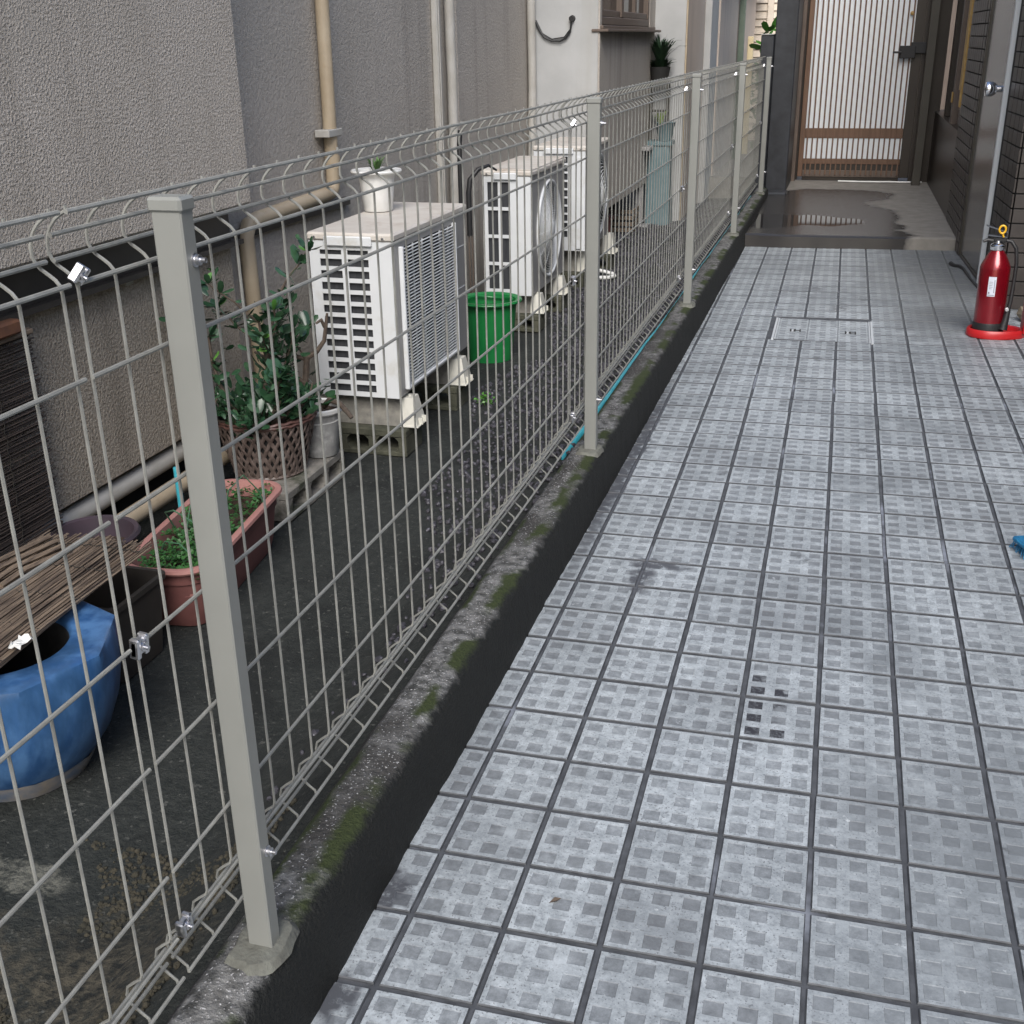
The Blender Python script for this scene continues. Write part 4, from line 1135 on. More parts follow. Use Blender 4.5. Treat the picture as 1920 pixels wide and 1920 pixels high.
t = thing('pruned_shrub', 'bare pruned shrub with crooked cut branches in the weathered white pot', 'shrub', (-0.98, 2.26, 0.12))
def bt(pts, rad, name='branch'):
    g = MB(); g.tube(pts, 0.01, 8, radii=rad); g.obj(name, M['bark'], t, True)
bt([(-0.02, -0.02, 0), (-0.022, -0.02, 0.08), (-0.015, -0.015, 0.15), (-0.012, -0.01, 0.19)], [0.013, 0.012, 0.011, 0.010], 'trunk')
bt([(-0.012, -0.01, 0.185), (0.02, 0.0, 0.205), (0.045, 0.01, 0.24), (0.055, 0.01, 0.29), (0.062, 0.012, 0.33)], [0.009, 0.008, 0.007, 0.006, 0.004])
bt([(-0.012, -0.01, 0.18), (-0.05, -0.03, 0.195), (-0.09, -0.04, 0.215), (-0.12, -0.06, 0.21)], [0.008, 0.007, 0.005, 0.004])
bt([(-0.09, -0.04, 0.215), (-0.10, -0.05, 0.25), (-0.105, -0.05, 0.29)], [0.006, 0.006, 0.005])
bt([(-0.018, -0.018, 0.10), (-0.06, -0.05, 0.14), (-0.11, -0.08, 0.19), (-0.15, -0.10, 0.22)], [0.008, 0.007, 0.006, 0.004])
bt([(-0.014, -0.012, 0.17), (-0.02, -0.03, 0.21), (-0.035, -0.05, 0.25)], [0.004, 0.003, 0.002])
bt([(0.03, 0.0, 0.02), (0.06, -0.02, 0.05), (0.10, -0.03, 0.045), (0.135, -0.045, 0.02), (0.15, -0.05, 0.005)], [0.010, 0.010, 0.009, 0.008, 0.007])
bt([(0.05, 0.01, 0.285), (0.045, 0.0, 0.31), (0.03, -0.01, 0.30)], [0.006, 0.007, 0.004])
for k in range(9):
    a = rj.uniform(0, 6.28)
    o = link('leaf', leafmesh('leaf', 0.026, 0.022, 0.0006, M['leaf_b'], 0.004) if k == 0 else lf, t, loc=(0.045*math.cos(a), 0.045*math.sin(a), 0.03+0.02*rj.random()))
    if k == 0: lf = o.data
    o.rotation_euler = (rj.gauss(0, .4), -rj.uniform(0, .6), a)

# --- terracotta-pink planter
PX, PY, PA = -0.94, 1.475, math.atan2(0.08, 0.62)
t = thing('trough_planter', 'long terracotta pink trough planter with clover and trailing stems inside the fence', 'planter', (PX, PY, ZG), PA)
def rrect(a, b, r, n=7):
    out = []
    for cx_, cy_, s0 in ((a-r, b-r, 0), (-a+r, b-r, 1), (-a+r, -b+r, 2), (a-r, -b+r, 3)):
        for k in range(n+1):
            q = s0*PI/2+k*PI/2/n
            out.append((cx_+r*math.cos(q), cy_+r*math.sin(q)))
    return out
def loft(g, secs, cap0=True, cap1=False):
    n = len(secs[0][0]); o = 0; vs = []; fs = []
    for poly, z in secs: vs += [(x, y, z) for x, y in poly]
    for i in range(len(secs)-1):
        for k in range(n): fs.append((i*n+k, i*n+(k+1) % n, (i+1)*n+(k+1) % n, (i+1)*n+k))
    if cap0: fs.append(tuple(range(n))[::-1])
    if cap1: fs.append(tuple((len(secs)-1)*n+k for k in range(n)))
    g.add(vs, fs)
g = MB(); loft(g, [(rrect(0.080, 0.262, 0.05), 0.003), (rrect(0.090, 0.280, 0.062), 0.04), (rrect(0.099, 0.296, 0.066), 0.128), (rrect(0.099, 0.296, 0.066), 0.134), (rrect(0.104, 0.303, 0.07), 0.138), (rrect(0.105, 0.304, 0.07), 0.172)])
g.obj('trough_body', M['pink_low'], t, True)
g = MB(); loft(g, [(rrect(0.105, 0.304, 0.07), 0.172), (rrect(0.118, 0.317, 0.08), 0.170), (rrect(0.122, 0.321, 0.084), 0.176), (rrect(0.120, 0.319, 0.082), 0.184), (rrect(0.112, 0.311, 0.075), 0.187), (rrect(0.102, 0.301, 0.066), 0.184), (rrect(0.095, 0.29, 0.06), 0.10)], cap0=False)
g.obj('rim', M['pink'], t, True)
g = MB(); loft(g, [(rrect(0.096, 0.290, 0.062), 0.140), (rrect(0.0965, 0.2905, 0.062), 0.1405)], True, True); g.obj('soil', M['soil'], t)
pc = thing('clover_plant', 'low clover leaves filling the pink trough planter', 'plant', (PX, PY, ZG+0.141), PA)
g = MB(); rc = random.Random(8)
for k in range(520):
    x, y = rc.uniform(-0.092, 0.092), rc.uniform(-0.285, 0.285)
    if 0.02 < y < 0.12 and rc.random() < 0.55: continue
    if y > 0.12 and rc.random() < 0.35: continue
    z = rc.uniform(0.008, 0.045)
    tilt = Euler((rc.gauss(0, .35), rc.gauss(0, .35), rc.uniform(0, 6.28))).to_matrix()
    for q in range(3):
        a = q*2*PI/3; L = rc.uniform(0.010, 0.015)
        vs = [Vector((0, 0, 0)), Vector((L*math.cos(a-.55), L*math.sin(a-.55), 0.002)), Vector((L*1.15*math.cos(a-.2), L*1.15*math.sin(a-.2), 0.001)), Vector((L*1.0*math.cos(a), L*1.0*math.sin(a), 0)), Vector((L*1.15*math.cos(a+.2), L*1.15*math.sin(a+.2), 0.001)), Vector((L*math.cos(a+.55), L*math.sin(a+.55), 0.002))]
        g.add([tilt @ v+Vector((x, y, z)) for v in vs], [(0, 1, 2, 3), (0, 3, 4, 5)])
g.obj('foliage', M['leaf_b'], pc, kind='stuff')
for pts in ([(-0.05, -0.05, 0), (-0.03, -0.03, 0.10), (0.02, 0.0, 0.14), (0.06, 0.0, 0.11), (0.07, -0.03, 0.03)], [(0.0, 0.10, 0), (0.02, 0.11, 0.09), (0.06, 0.13, 0.13), (0.09, 0.16, 0.07), (0.10, 0.17, 0.0)], [(-0.08, -0.15, 0), (-0.05, -0.16, 0.05), (0.0, -0.18, 0.055), (0.04, -0.2, 0.03)], [(-0.09, 0.0, 0.0), (-0.1, -0.04, 0.08), (-0.06, -0.07, 0.1), (0.0, -0.08, 0.07)]):
    g = MB(); g.tube(pts, 0.0022, 5); g.obj('trailing_stem', mat('green_stem', (0.05, 0.13, 0.07), rough=0.5) if 'green_stem' not in bpy.data.materials else bpy.data.materials['green_stem'], pc, True)

# turquoise stake
g = MB(); g.tube([(0, 0, 0), (0, 0, 0.28)], 0.009, 10); o = g.obj('plant_stake', M['teal'], None, True); o.location = (-1.10, 1.60, ZG); tag(o, 'short turquoise pipe stake standing behind the pink trough planter', 'stake')
# mauve tub
t = thing('tub', 'dull mauve plastic tub with thick rim behind the reed mat', 'tub', (-1.17, 1.29, ZG))
g = MB(); g.lathe([(0, 0.002), (0.085, 0.002), (0.108, 0.185), (0.118, 0.19), (0.121, 0.198), (0.116, 0.206), (0.105, 0.203), (0.085, 0.02), (0, 0.02)], n=36); g.obj('body', M['mauve'], t, True)
g = MB(); g.lathe([(0, 0.15), (0.1, 0.15)], n=20); g.obj('soil', M['soil'], t)
# dark crate under the mat
t = thing('crate', 'dark plastic crate beneath the reed mat beside the blue pot', 'crate', (-1.02, 1.02, ZG))
g = MB(); loft(g, [(rrect(0.15, 0.09, 0.02), 0.002), (rrect(0.165, 0.105, 0.02), 0.19), (rrect(0.172, 0.112, 0.02), 0.192), (rrect(0.172, 0.112, 0.02), 0.205), (rrect(0.16, 0.10, 0.02), 0.205), (rrect(0.145, 0.085, 0.02), 0.02)]); g.obj('body', M['dark_brown'], t)
g = MB(); g.box(-0.14, 0.14, -0.08, 0.08, 0.012, 0.02); g.obj('base', M['dark'], t)

# --- blue glazed octagonal pot
t = thing('glazed_pot', 'large blue glazed octagonal pot with round dark opening and chipped foot', 'pot', (-0.885, 0.600, ZG), R(24))
def octo(Rr, rnd_=0.0, n=64, ph=R(22.5)):
    out = []
    for k in range(n):
        a = 2*PI*k/n
        u = ((a-ph) % (PI/4))-PI/8
        ro = Rr*math.cos(PI/8)/math.cos(u)
        out.append(((ro*(1-rnd_)+Rr*0.96*rnd_)*math.cos(a), (ro*(1-rnd_)+Rr*0.96*rnd_)*math.sin(a)))
    return out
circ = lambda r_: octo(r_/0.96, 1.0)
g = MB(); loft(g, [(octo(0.160, .95), 0.045), (octo(0.192, .92), 0.09), (octo(0.216, .88), 0.15), (octo(0.226, .85), 0.20), (octo(0.228, .75), 0.245), (octo(0.226, .15), 0.274), (octo(0.222, .05), 0.287), (octo(0.215, .05), 0.291), (circ(0.136), 0.288), (circ(0.130), 0.284), (circ(0.127), 0.274)])
g.obj('pot_body', M['blue'], t, True)
g = MB(); loft(g, [(circ(0.1272), 0.2745), (circ(0.126), 0.26), (circ(0.15), 0.15), (circ(0.12), 0.03)], cap0=False); g.obj('pot_inside', M['dark'], t, True)  # near black inside: the hollow's shade is put into the colour
g = MB(); loft(g, [(octo(0.135, .8), 0.0), (octo(0.148, .7), 0.02), (octo(0.1605, .6), 0.0455)]); g.obj('foot', M['worn_glaze'], t, True)
g = MB(); loft(g, [(circ(0.144), 0.12), (circ(0.1445), 0.1202)], True, True); g.obj('dark_disc', M['dark'], t)

# --- reed mat lying over the pot and crate
t = thing('reed_mat', 'frayed reed mat lying across the blue pot and the crate', 'reed mat', (-0.95, 0.7, 0.165), R(3))
g = MB(); rr_ = random.Random(31)
for layer in range(3):
    for k in range(58):
        x = -0.145+k*0.29/57+rr_.gauss(0, .0015)
        y0_ = -0.42+rr_.gauss(0, .02)-0.1*rr_.random(); y1_ = 0.335+rr_.gauss(0, .014)-0.32*max(0, x)*0.3
        zz = 0.004+layer*0.0055+rr_.gauss(0, .0012)+0.012*math.sin((x+.145)*9)
        ang = rr_.gauss(0, .012)
        g.tube([(x, y0_, zz-0.004), (x+ang*0.2, (y0_+y1_)/2, zz+0.006), (x+ang*0.5, y1_, zz+rr_.gauss(0, .003))], 0.0021, 5, radii=[0.0022, 0.0024, 0.0019])
g.obj('reeds', M['reed'], t, kind='stuff')
for y in (-0.35, -0.22, -0.09, 0.04, 0.17, 0.28):
    g = MB(); g.tube([(-0.15+i*0.0125, y+0.004*(-1)**i, 0.021+0.012*math.sin(i*0.0125*9)) for i in range(25)], 0.0011, 4)
    g.obj('stitching', M['string'], t)
for k in range(4):
    g = MB(); x = -0.13+0.03*k
    g.tube([(x, -0.1+0.05*k, 0.035), (x+0.01, 0.12, 0.042), (x+0.04, 0.30-0.02*k, 0.036)], 0.006, 6); g.obj('bamboo_strip', M['reed'], t, True)
# --- hanging reed blind on the lower wall
t = thing('reed_blind', 'old dark reed blind hanging against the lower stucco wall', 'blind', (-1.26, 0.9, 0.0))
g = MB()
for k in range(150):
    z = -0.10+k*0.00465
    ye = 0.40+rr_.gauss(0, .006)-0.0*z
    g.tube([(rr_.gauss(0, .0015)-0.02*(1-k/150), -1.2, z+rr_.gauss(0, .001)), (0.0-0.02*(1-k/150)+rr_.gauss(0, .0015), ye, z+rr_.gauss(0, .002))], 0.0021, 5)
g.obj('reeds', M['reed_dark'], t, kind='stuff')
g = MB(); g.rbox(-0.012, 0.012, -1.2, 0.40, 0.598, 0.612, 0.003); g.obj('top_batten', M['reed'], t)
for y in (-0.9, -0.6, -0.3, 0.0, 0.25):
    g = MB(); g.tube([(0.006-0.02*(1-i/30), y+0.003*(-1)**i, -0.10+i*0.0232) for i in range(31)], 0.0011, 4); g.obj('stitching', M['string'], t)
for k, (y, lb_) in enumerate(((1.20, 'reddish clay brick above the blind, nearest the gate end of the ledge'), (1.08, 'middle one of the reddish clay bricks on the ledge above the blind'), (0.96, 'reddish clay brick on the ledge cut off by the left edge of the photo'))):
    o = MB().rbox(-0.03, 0.03, -0.045, 0.045, 0, 0.035, 0.006).obj('clay_brick', mat('clay_brick', (0.16, 0.07, 0.035), (0.11, 0.05, 0.03), rough=0.9, scale=30) if k == 0 else bpy.data.materials['clay_brick'])
    o.location = (-1.275, y, 0.6555-0.0); o.location.z = 0.6555
    o.location.x = -1.268
    tag(o, lb_, 'brick', 'clay bricks on the ledge')
    o.location.z = 0.6135; o.location.x = -1.262

# --- torn white paper on the mat edge
g = MB(); vs = []
for i in range(5):
    for j in range(5): vs.append((i*0.008+rr_.gauss(0, .002), j*0.010+rr_.gauss(0, .002), 0.006+rr_.gauss(0, .005)))
g.add(vs, [(i*5+j, i*5+j+1, (i+1)*5+j+1, (i+1)*5+j) for i in range(4) for j in range(4)])
o = g.obj('paper_scrap', M['white']); o.location = (-0.80, 0.52, 0.20); tag(o, 'crumpled white paper scrap on the edge of the reed mat', 'paper')

# --- weeds beside the bucket
t = thing('weed', 'small bright green weed growing from the dark ground near the green bucket', 'weed', (-0.70, 3.22, ZG))
g = MB()
for k in range(70):
    a, r_ = rc.uniform(0, 6.28), rc.uniform(0, .05)
    v, f = [], []
    c_ = Vector((r_*math.cos(a), r_*math.sin(a), rc.uniform(0.005, 0.05)))
    s_ = 0.008; e = Euler((rc.gauss(0, .6), rc.gauss(0, .6), rc.uniform(0, 6.28))).to_matrix()
    g.add([c_+e @ Vector(p) for p in ((-s_, 0, 0), (0, -s_*.6, 0), (s_, 0, 0), (0, s_*.6, 0))], [(0, 1, 2, 3)])
g.obj('foliage', M['leaf_sun'], t, kind='stuff')

# --- white hose loop and turquoise hose
g = MB(); g.tube([(-1.0, 5.95, -0.06), (-0.88, 5.98, -0.075), (-0.78, 5.99, -0.095), (-0.715, 5.98, -0.108), (-0.70, 5.94, -0.112), (-0.73, 5.88, -0.112), (-0.82, 5.85, -0.11), (-0.95, 5.83, -0.10), (-1.0, 5.82, -0.10)], 0.012, 10)
tag(g.obj('drain_hose', M['white'], None, True), 'loop of white ribbed drain hose on the gravel by the far air conditioner', 'hose')
g = MB(); pts = []
hp_ = [(-0.12, 2.15, 0.06), (-0.092, 2.5, 0.092), (-0.088, 2.95, 0.096), (-0.087, 3.4, 0.096), (-0.076, 3.8, 0.10), (-0.074, 4.35, 0.10), (-0.086, 4.9, 0.093), (-0.080, 5.55, 0.095), (-0.074, 6.2, 0.102), (-0.072, 6.8, 0.104), (-0.072, 7.6, 0.104), (-0.085, 8.4, 0.09)]
for i in range(len(hp_)-1):
    for u in range(6):
        a, b = Vector(hp_[i]), Vector(hp_[i+1]); q = u/6; q2 = q*q*(3-2*q)
        p = a.lerp(b, q); p.x = a.x+(b.x-a.x)*q2; p.z = a.z+(b.z-a.z)*q2; pts.append(p)
g.tube(pts, 0.0095, 9); tag(g.obj('garden_hose', M['teal'], None, True), 'long turquoise garden hose lying along the inner side of the kerb', 'hose')

# --- stand and plants at the far end of the yard
t = thing('plant_stand', 'pale blue plastic box stand against the far pale wall', 'stand', (-0.80, 8.22, ZG))
g = MB(); loft(g, [(rrect(0.10, 0.09, 0.02), 0), (rrect(0.085, 0.08, 0.02), 0.60), (rrect(0.10, 0.09, 0.02), 0.61), (rrect(0.10, 0.09, 0.02), 0.64)], True, True); g.obj('body', M['ltblue'], t)
t = thing('plant_stand', 'slim grey pedestal beside the pale blue box at the bay corner', 'stand', (-0.93, 8.05, ZG))
g = MB(); g.rbox(-0.03, 0.03, -0.03, 0.03, 0, 0.58, 0.006).rbox(-0.09, 0.09, -0.09, 0.09, 0.58, 0.61, 0.006).rbox(-0.08, 0.08, -0.08, 0.08, 0, 0.02, 0.004); g.obj('body', M['ac_shade_grey'], t)
t = thing('planter_pot', 'light blue pot tilted on the pale blue box stand', 'plant pot', (-0.76, 8.18, ZG+0.641))
g = MB(); g.lathe([(0, 0.002), (0.05, 0.002), (0.075, 0.13), (0.08, 0.135), (0.07, 0.13), (0, 0.11)], n=24); g.obj('pot', M['ltblue'], t, True)
t2 = thing('succulent_plant', 'yellow green spiky succulent in the light blue pot', 'plant', (-0.79, 8.12, ZG+0.75))
spiky(t2, (0, 0, 0), 30, 0.15, 0.10, M['leaf_pale'], random.Random(9), w=0.007)
t = thing('plant_shelf', 'dark slim tall shelf holding the grassy plant at the bay corner', 'shelf', (-0.83, 8.28, ZG))
g = MB(); 
for sx in (-0.07, 0.07):
    for sy in (-0.05, 0.05): g.rbox(sx-0.008, sx+0.008, sy-0.008, sy+0.008, 0, 1.06, 0.002)
g.rbox(-0.09, 0.09, -0.07, 0.07, 1.06, 1.075, 0.003).rbox(-0.08, 0.08, -0.06, 0.06, 0.85, 0.862, 0.003); g.obj('frame', M['olive'], t)
t = thing('grassy_plant', 'dark arching grass-like plant in a dark pot on the tall shelf', 'plant', (-0.83, 8.26, ZG+1.076))
t.scale = (1.25, 1.25, 1.1)
g = MB(); g.lathe([(0, 0.001), (0.05, 0.001), (0.065, 0.09), (0, 0.085)], n=20); g.obj('pot', M['dark'], t, True)
spiky(t, (0, 0, 0.07), 70, 0.30, 0.17, M['leaf_dark'], random.Random(10), w=0.008)
spiky(t, (0, 0, 0.04), 80, 0.14, 0.11, M['leaf_dark'], random.Random(12), w=0.013)
# clutter under the bay
t = thing('clay_pot_stack', 'dusky clay pots stored in the dark gap beneath the bay', 'plant pot', (-1.08, 7.3, ZG))
g = MB(); g.lathe([(0, 0), (0.07, 0), (0.09, 0.16), (0.10, 0.165), (0.10, 0.19), (0.085, 0.19), (0, 0.15)], n=24); g.obj('pot', M['pink_low'], t, True)
t = thing('slatted_crate', 'old slatted wooden crate stored beneath the bay', 'crate', (-1.03, 7.85, ZG))
for k in range(4):
    g = MB(); g.rbox(-0.12, 0.12, -0.14, -0.13, 0.01+k*0.045, 0.04+k*0.045, 0.002).rbox(0.11, 0.12, -0.13, 0.14, 0.01+k*0.045, 0.04+k*0.045, 0.002); g.obj('slat', M['reed'], t)

# ================================================================== FAR END
# dark stone gate pillar and wing
t = thing('gate_pillar', 'dark blackish stone gate pillar with lower wing between fence end and gate', 'pillar', (0.05, 8.6, 0))
g = MB(); g.rbox(-0.055, 0.11, 0.0, 0.7, 0.0, 3.2, 0.006); g.obj('shaft', M['stone_dk'], t)
g = MB(); g.rbox(-0.155, -0.056, -0.05, 0.7, -0.1, 1.255, 0.006); g.obj('wing', M['stone_dk'], t)
g = MB(); g.rbox(-0.16, -0.056, -0.055, 0.7, 1.256, 1.264, 0.002); g.obj('wing_cap', M['steel'], t)
g = MB(); g.rbox(-0.12, 0.13, -0.25, -0.051, -0.15, 0.115, 0.01); g.obj('plinth', M['stone_dk'], t)
GY = 9.40; GZ = 0.10
t = thing('gate', 'tall brown lattice gate with milky white panel closing the end of the alley', 'gate', (0.6, GY, GZ))
ox = 0.6
g = MB(); g.rbox(0.205-ox, 0.245-ox, -0.02, 0.02, 0.03, 2.9, 0.003); g.obj('stile', M['wood2'], t)
g = MB(); g.rbox(1.035-ox, 1.11-ox, -0.02, 0.02, 0.03, 2.9, 0.003); g.obj('stile', M['panel_dk'], t)
g = MB(); g.rbox(0.246-ox, 1.034-ox, -0.018, -0.011, 0.345, 0.425, 0.003); g.obj('rail', M['wood2'], t)
g = MB(); g.rbox(0.246-ox, 1.034-ox, -0.018, 0.012, 0.135, 0.178, 0.003); g.obj('rail', M['wood2'], t)
g = MB(); g.rbox(0.246-ox, 1.034-ox, -0.018, 0.012, 0.03, 0.085, 0.003); g.obj('rail', M['wood'], t)
g = MB(); g.rbox(0.246-ox, 1.034-ox, -0.018, 0.012, 2.7, 2.9, 0.003); g.obj('rail', M['wood2'], t)
g = MB(); g.box(0.246-ox, 1.034-ox, -0.0105, -0.0075, 0.18, 2.699); g.obj('panel', M['acrylic'], t)
g = MB(); g.box(0.246-ox, 1.034-ox, -0.010, -0.006, 0.0, 0.178); g.obj('dark_backing', M['panel_dk'], t)  # dark backing added to keep the gap below the panel dark
bars = MB().rbox(-0.006, 0.006, -0.031, -0.0185, 0.05, 2.88, 0.001).mesh('lattice_bar', M['wood2'])
nb = 19
for k in range(nb):
    link('lattice_bar', bars, t, loc=(0.268-ox+(1.018-0.268)*k/(nb-1), 0, 0))
g = MB(); g.rbox(0.935-ox, 1.06-ox, -0.065, -0.036, 0.965, 1.06, 0.004).rbox(1.02-ox, 1.17-ox, -0.06, -0.036, 1.0, 1.085, 0.004); g.obj('lock_box', M['black'], t)
g = MB(); g.tube([(0.945-ox, -0.065, 1.012), (0.945-ox, -0.095, 1.012), (0.885-ox, -0.10, 1.012)], 0.008, 8); g.obj('handle', M['black'], t, True)
g = MB(); Mx = Matrix.Translation((1.005-ox, -0.021, 1.30)) @ Euler((PI/2, 0, 0)).to_matrix().to_4x4()
g.lathe([(0.016, 0), (0.016, 0.008), (0.010, 0.012), (0, 0.013)], n=16, M=Mx); g.obj('cylinder_lock', M['brass'], t, True)
o = MB().rbox(-0.035, 0.045, -0.05, 0.07, 0, 3.2, 0.004).obj('gate_post', M['wood']); o.location = (0.145, GY-0.05, GZ-0.02); tag(o, 'broad brown gate post left of the lattice gate', 'post')
g = MB(); g.rbox(-0.05, 0.06, -0.08, 0.03, 0, 0.05, 0.01); g.add([], [])
o = MB().rbox(-0.033, 0.035, -0.05, 0.05, 0, 3.2, 0.004).obj('gate_post', M['olive']); o.location = (1.165, GY-0.22, GZ-0.02); tag(o, 'slim dark bronze post right of the lattice gate', 'post')
g = MB(); g.tube([(0.55, GY-0.12, GZ+0.008), (0.75, GY-0.14, GZ+0.008), (0.98, GY-0.13, GZ+0.009), (1.08, GY-0.13, GZ+0.008), (1.22, GY-0.12, GZ+0.009)], 0.007, 8); tag(g.obj('white_cord', M['white'], None, True), 'thin white cord lying on the step below the gate', 'cord')
o = MB().box(0, 0.19, -0.03, 0.03, 0, 3.0).obj('gap_board', M['panel_dk']); o.location = (1.112, GY+0.02, GZ-0.02); tag(o, 'dark board added to close the gap between lattice gate and right wall', 'board')  # added dark boards, closing gaps where light came through
o = MB().box(0, 0.098, -0.03, 0.03, 0, 3.0).obj('gap_board', M['panel_dk']); o.location = (0.105, GY+0.06, GZ-0.02); tag(o, 'dark board added to close the gap between dark pillar and lattice gate', 'board')
# lit pale house with siding beyond
t = thing('sided_house', 'pale cream house with horizontal siding beyond the gate', 'house', (-0.5, 14, 0))
for k in range(44):
    g = MB(); z = 0.0+k*0.085
    vs = [(-1.6, 0.02, z), (0.9, 0.02, z), (0.9, -0.004, z), (-1.6, -0.004, z), (-1.6, 0.02, z+0.080), (0.9, 0.02, z+0.080), (0.9, 0.014, z+0.080), (-1.6, 0.014, z+0.080)]
    g.add(vs, [(0, 3, 2, 1), (4, 5, 6, 7), (3, 7, 6, 2), (0, 1, 5, 4), (1, 2, 6, 5), (0, 4, 7, 3)])
    g.obj('siding_board', M['amber'], t)
g = MB(); g.box(-1.7, 3.0, 0.03, 3.0, -0.3, 3.8); g.obj('wall', M['wood'], t)
g = MB(); g.rbox(0.02, 0.09, -0.03, 0.02, -0.1, 3.8, 0.004); g.obj('corner_board', M['amber'], t)
g = MB(); g.rbox(-0.28, -0.19, -0.03, 0.02, -0.1, 3.8, 0.004); g.obj('corner_board', M['amber'], t)
o = MB().rbox(-0.03, 0.03, -0.03, 0.03, 0, 3.6, 0.006).obj('service_pole', M['greenpole']); o.location = (-0.545, 11.6, -0.15); tag(o, 'green grey square pole past the far corner of the stucco house', 'pole')
o = MB().rbox(-0.03, 0.03, -0.03, 0.03, 0, 1.4, 0.006).obj('fence_stake', M['cream_lit']); o.location = (-0.50, 12.2, -0.15); tag(o, 'short cream timber post beside the green grey pole', 'post')
t = thing('leafy_shrub', 'bright green broad-leaved shrub behind the dark gate pillar', 'shrub', (-0.24, 11.2, 0.0))
big = leafmesh('leaf', 0.16, 0.10, 0.002, M['leaf_sun'], 0.03)
g = MB(); g.tube([(0, 0, -0.1), (0.01, 0, 0.6), (0.0, 0.02, 1.25)], 0.012, 6); g.obj('stem', M['bark'], t, True)
for k in range(46):
    z = rc.uniform(0.75, 1.32); a = rc.uniform(0, 6.28)
    o = link('leaf', big, t, loc=(0.07*math.cos(a)*(1.5-z), 0.07*math.sin(a), z))
    o.rotation_euler = (rc.gauss(0, .4), -rc.uniform(-0.3, .9), a); s_ = rc.uniform(.6, 1.1); o.scale = (s_, s_, s_)
t = thing('low_hedge', 'dark low hedge under the siding beyond the fence end', 'hedge', (-0.35, 12.9, -0.1))
g = MB()
for k in range(900):
    c_ = Vector((rc.uniform(-0.5, 0.5), rc.gauss(0, .15), rc.uniform(0, 1.05))); s_ = 0.035
    e = Euler((rc.gauss(0, .8), rc.gauss(0, .8), rc.uniform(0, 6.28))).to_matrix()
    g.add([c_+e @ Vector(p) for p in ((-s_, 0, 0), (0, -s_*.6, 0), (s_, 0, 0), (0, s_*.6, 0))], [(0, 1, 2, 3)])
g.obj('foliage', M['leaf_b'], t, kind='stuff')

# ================================================================== RIGHT BUILDING
bld = thing('tiled_building', 'dark brown tiled building with steel service door along the right side of the alley', 'building', (1.5, 6, 0))
def bp(g, name, m, smooth=False, parent=None):
    g.v = [(x-1.5, y-6, z) for x, y, z in g.v]
    return g.obj(name, m, parent or bld, smooth)
def wallpoly(pts, z0, z1, name, m):
    g = MB(); g.prism(pts, z0, z1); return bp(g, name, m)
# backing walls: x on the alley face follows the slightly skewed wall line
def wx(y):   # face of the wall
    if y < 6.4: return 1.385-(y-4.8)*0.050
    return 1.305-(y-6.4)*0.013
wallpoly([(1.392, 4.808), (2.6, 4.808), (2.6, 5.38), (1.362, 5.38)], -0.05, 3.6, 'wall', M['joint'])
wallpoly([(1.317, 6.27), (2.6, 6.27), (2.6, 7.25), (1.301, 7.25)], -0.05, 3.6, 'wall', M['joint'])
wallpoly([(1.42, 5.38), (2.6, 5.38), (2.6, 6.27), (1.42, 6.27)], -0.05, 3.6, 'wall', M['dark'])
wallpoly([(1.293, 7.25), (2.6, 7.25), (2.6, 9.6), (1.263, 9.6)], -0.05, 0.66, 'base_panel', M['panel_dk'])
wallpoly([(1.46, 7.25), (2.6, 7.25), (2.6, 9.6), (1.46, 9.6)], 0.66, 3.0, 'wall', M['dark'])
wallpoly([(1.285, 7.25), (1.46, 7.25), (1.46, 9.6), (1.255, 9.6)], 2.5, 3.0, 'lintel', M['panel_dk'])
# dark tiles: faces towards the alley and towards the camera
TWd, THt = 0.108, 0.060
bm_ = MB().rbox(-0.003, 0.005, -TWd/2, TWd/2, -THt/2, THt/2, 0.0012).mesh('wall_tile', M['brick'])
bm2 = MB().rbox(-TWd/2, TWd/2, -0.003, 0.005, -THt/2, THt/2, 0.0012).mesh('wall_tile', M['brick'])
cnt = 0; rest = MB()
rb_ = random.Random(77)
allb = []
for (ya, yb) in ((4.808, 5.36), (6.285, 7.24)):
    y = ya+TWd/2
    while y+TWd/2 <= yb+0.01:
        for k in range(36):
            z = 0.055+k*0.067
            allb.append((0, wx(y)+0.003, y, z))
        y += TWd+0.007
for i in range(9):
    x = 1.392+TWd/2+i*(TWd+0.007)
    for k in range(36):
        allb.append((1, x, 4.803, 0.055+k*0.067))
for (kind_, x, y, z) in allb:
    q = pix((x, y, z))
    vis = q and -40 < q[0] < 1960 and -40 < q[1] < 1960
    if vis and cnt < 300:
        o = link('wall_tile', bm_ if kind_ == 0 else bm2, bld, loc=(x-1.5+(-0.005 if kind_ == 0 else 0), y-6, z)); cnt += 1
        if kind_ == 0: o.rotation_euler = (rb_.gauss(0, .004), rb_.gauss(0, .006), 0.045 if y < 6 else 0.013)
        else: o.rotation_euler = (rb_.gauss(0, .006), 0, 0)
    else:
        if kind_ == 0: rest.box(x-0.008, x, y-TWd/2, y+TWd/2, z-THt/2, z+THt/2)
        else: rest.box(x-TWd/2, x+TWd/2, y-0.003, y+0.005, z-THt/2, z+THt/2)
if rest.v:
    ro = bp(rest, 'wall_tile_field', M['brick']); ro['kind'] = 'stuff'
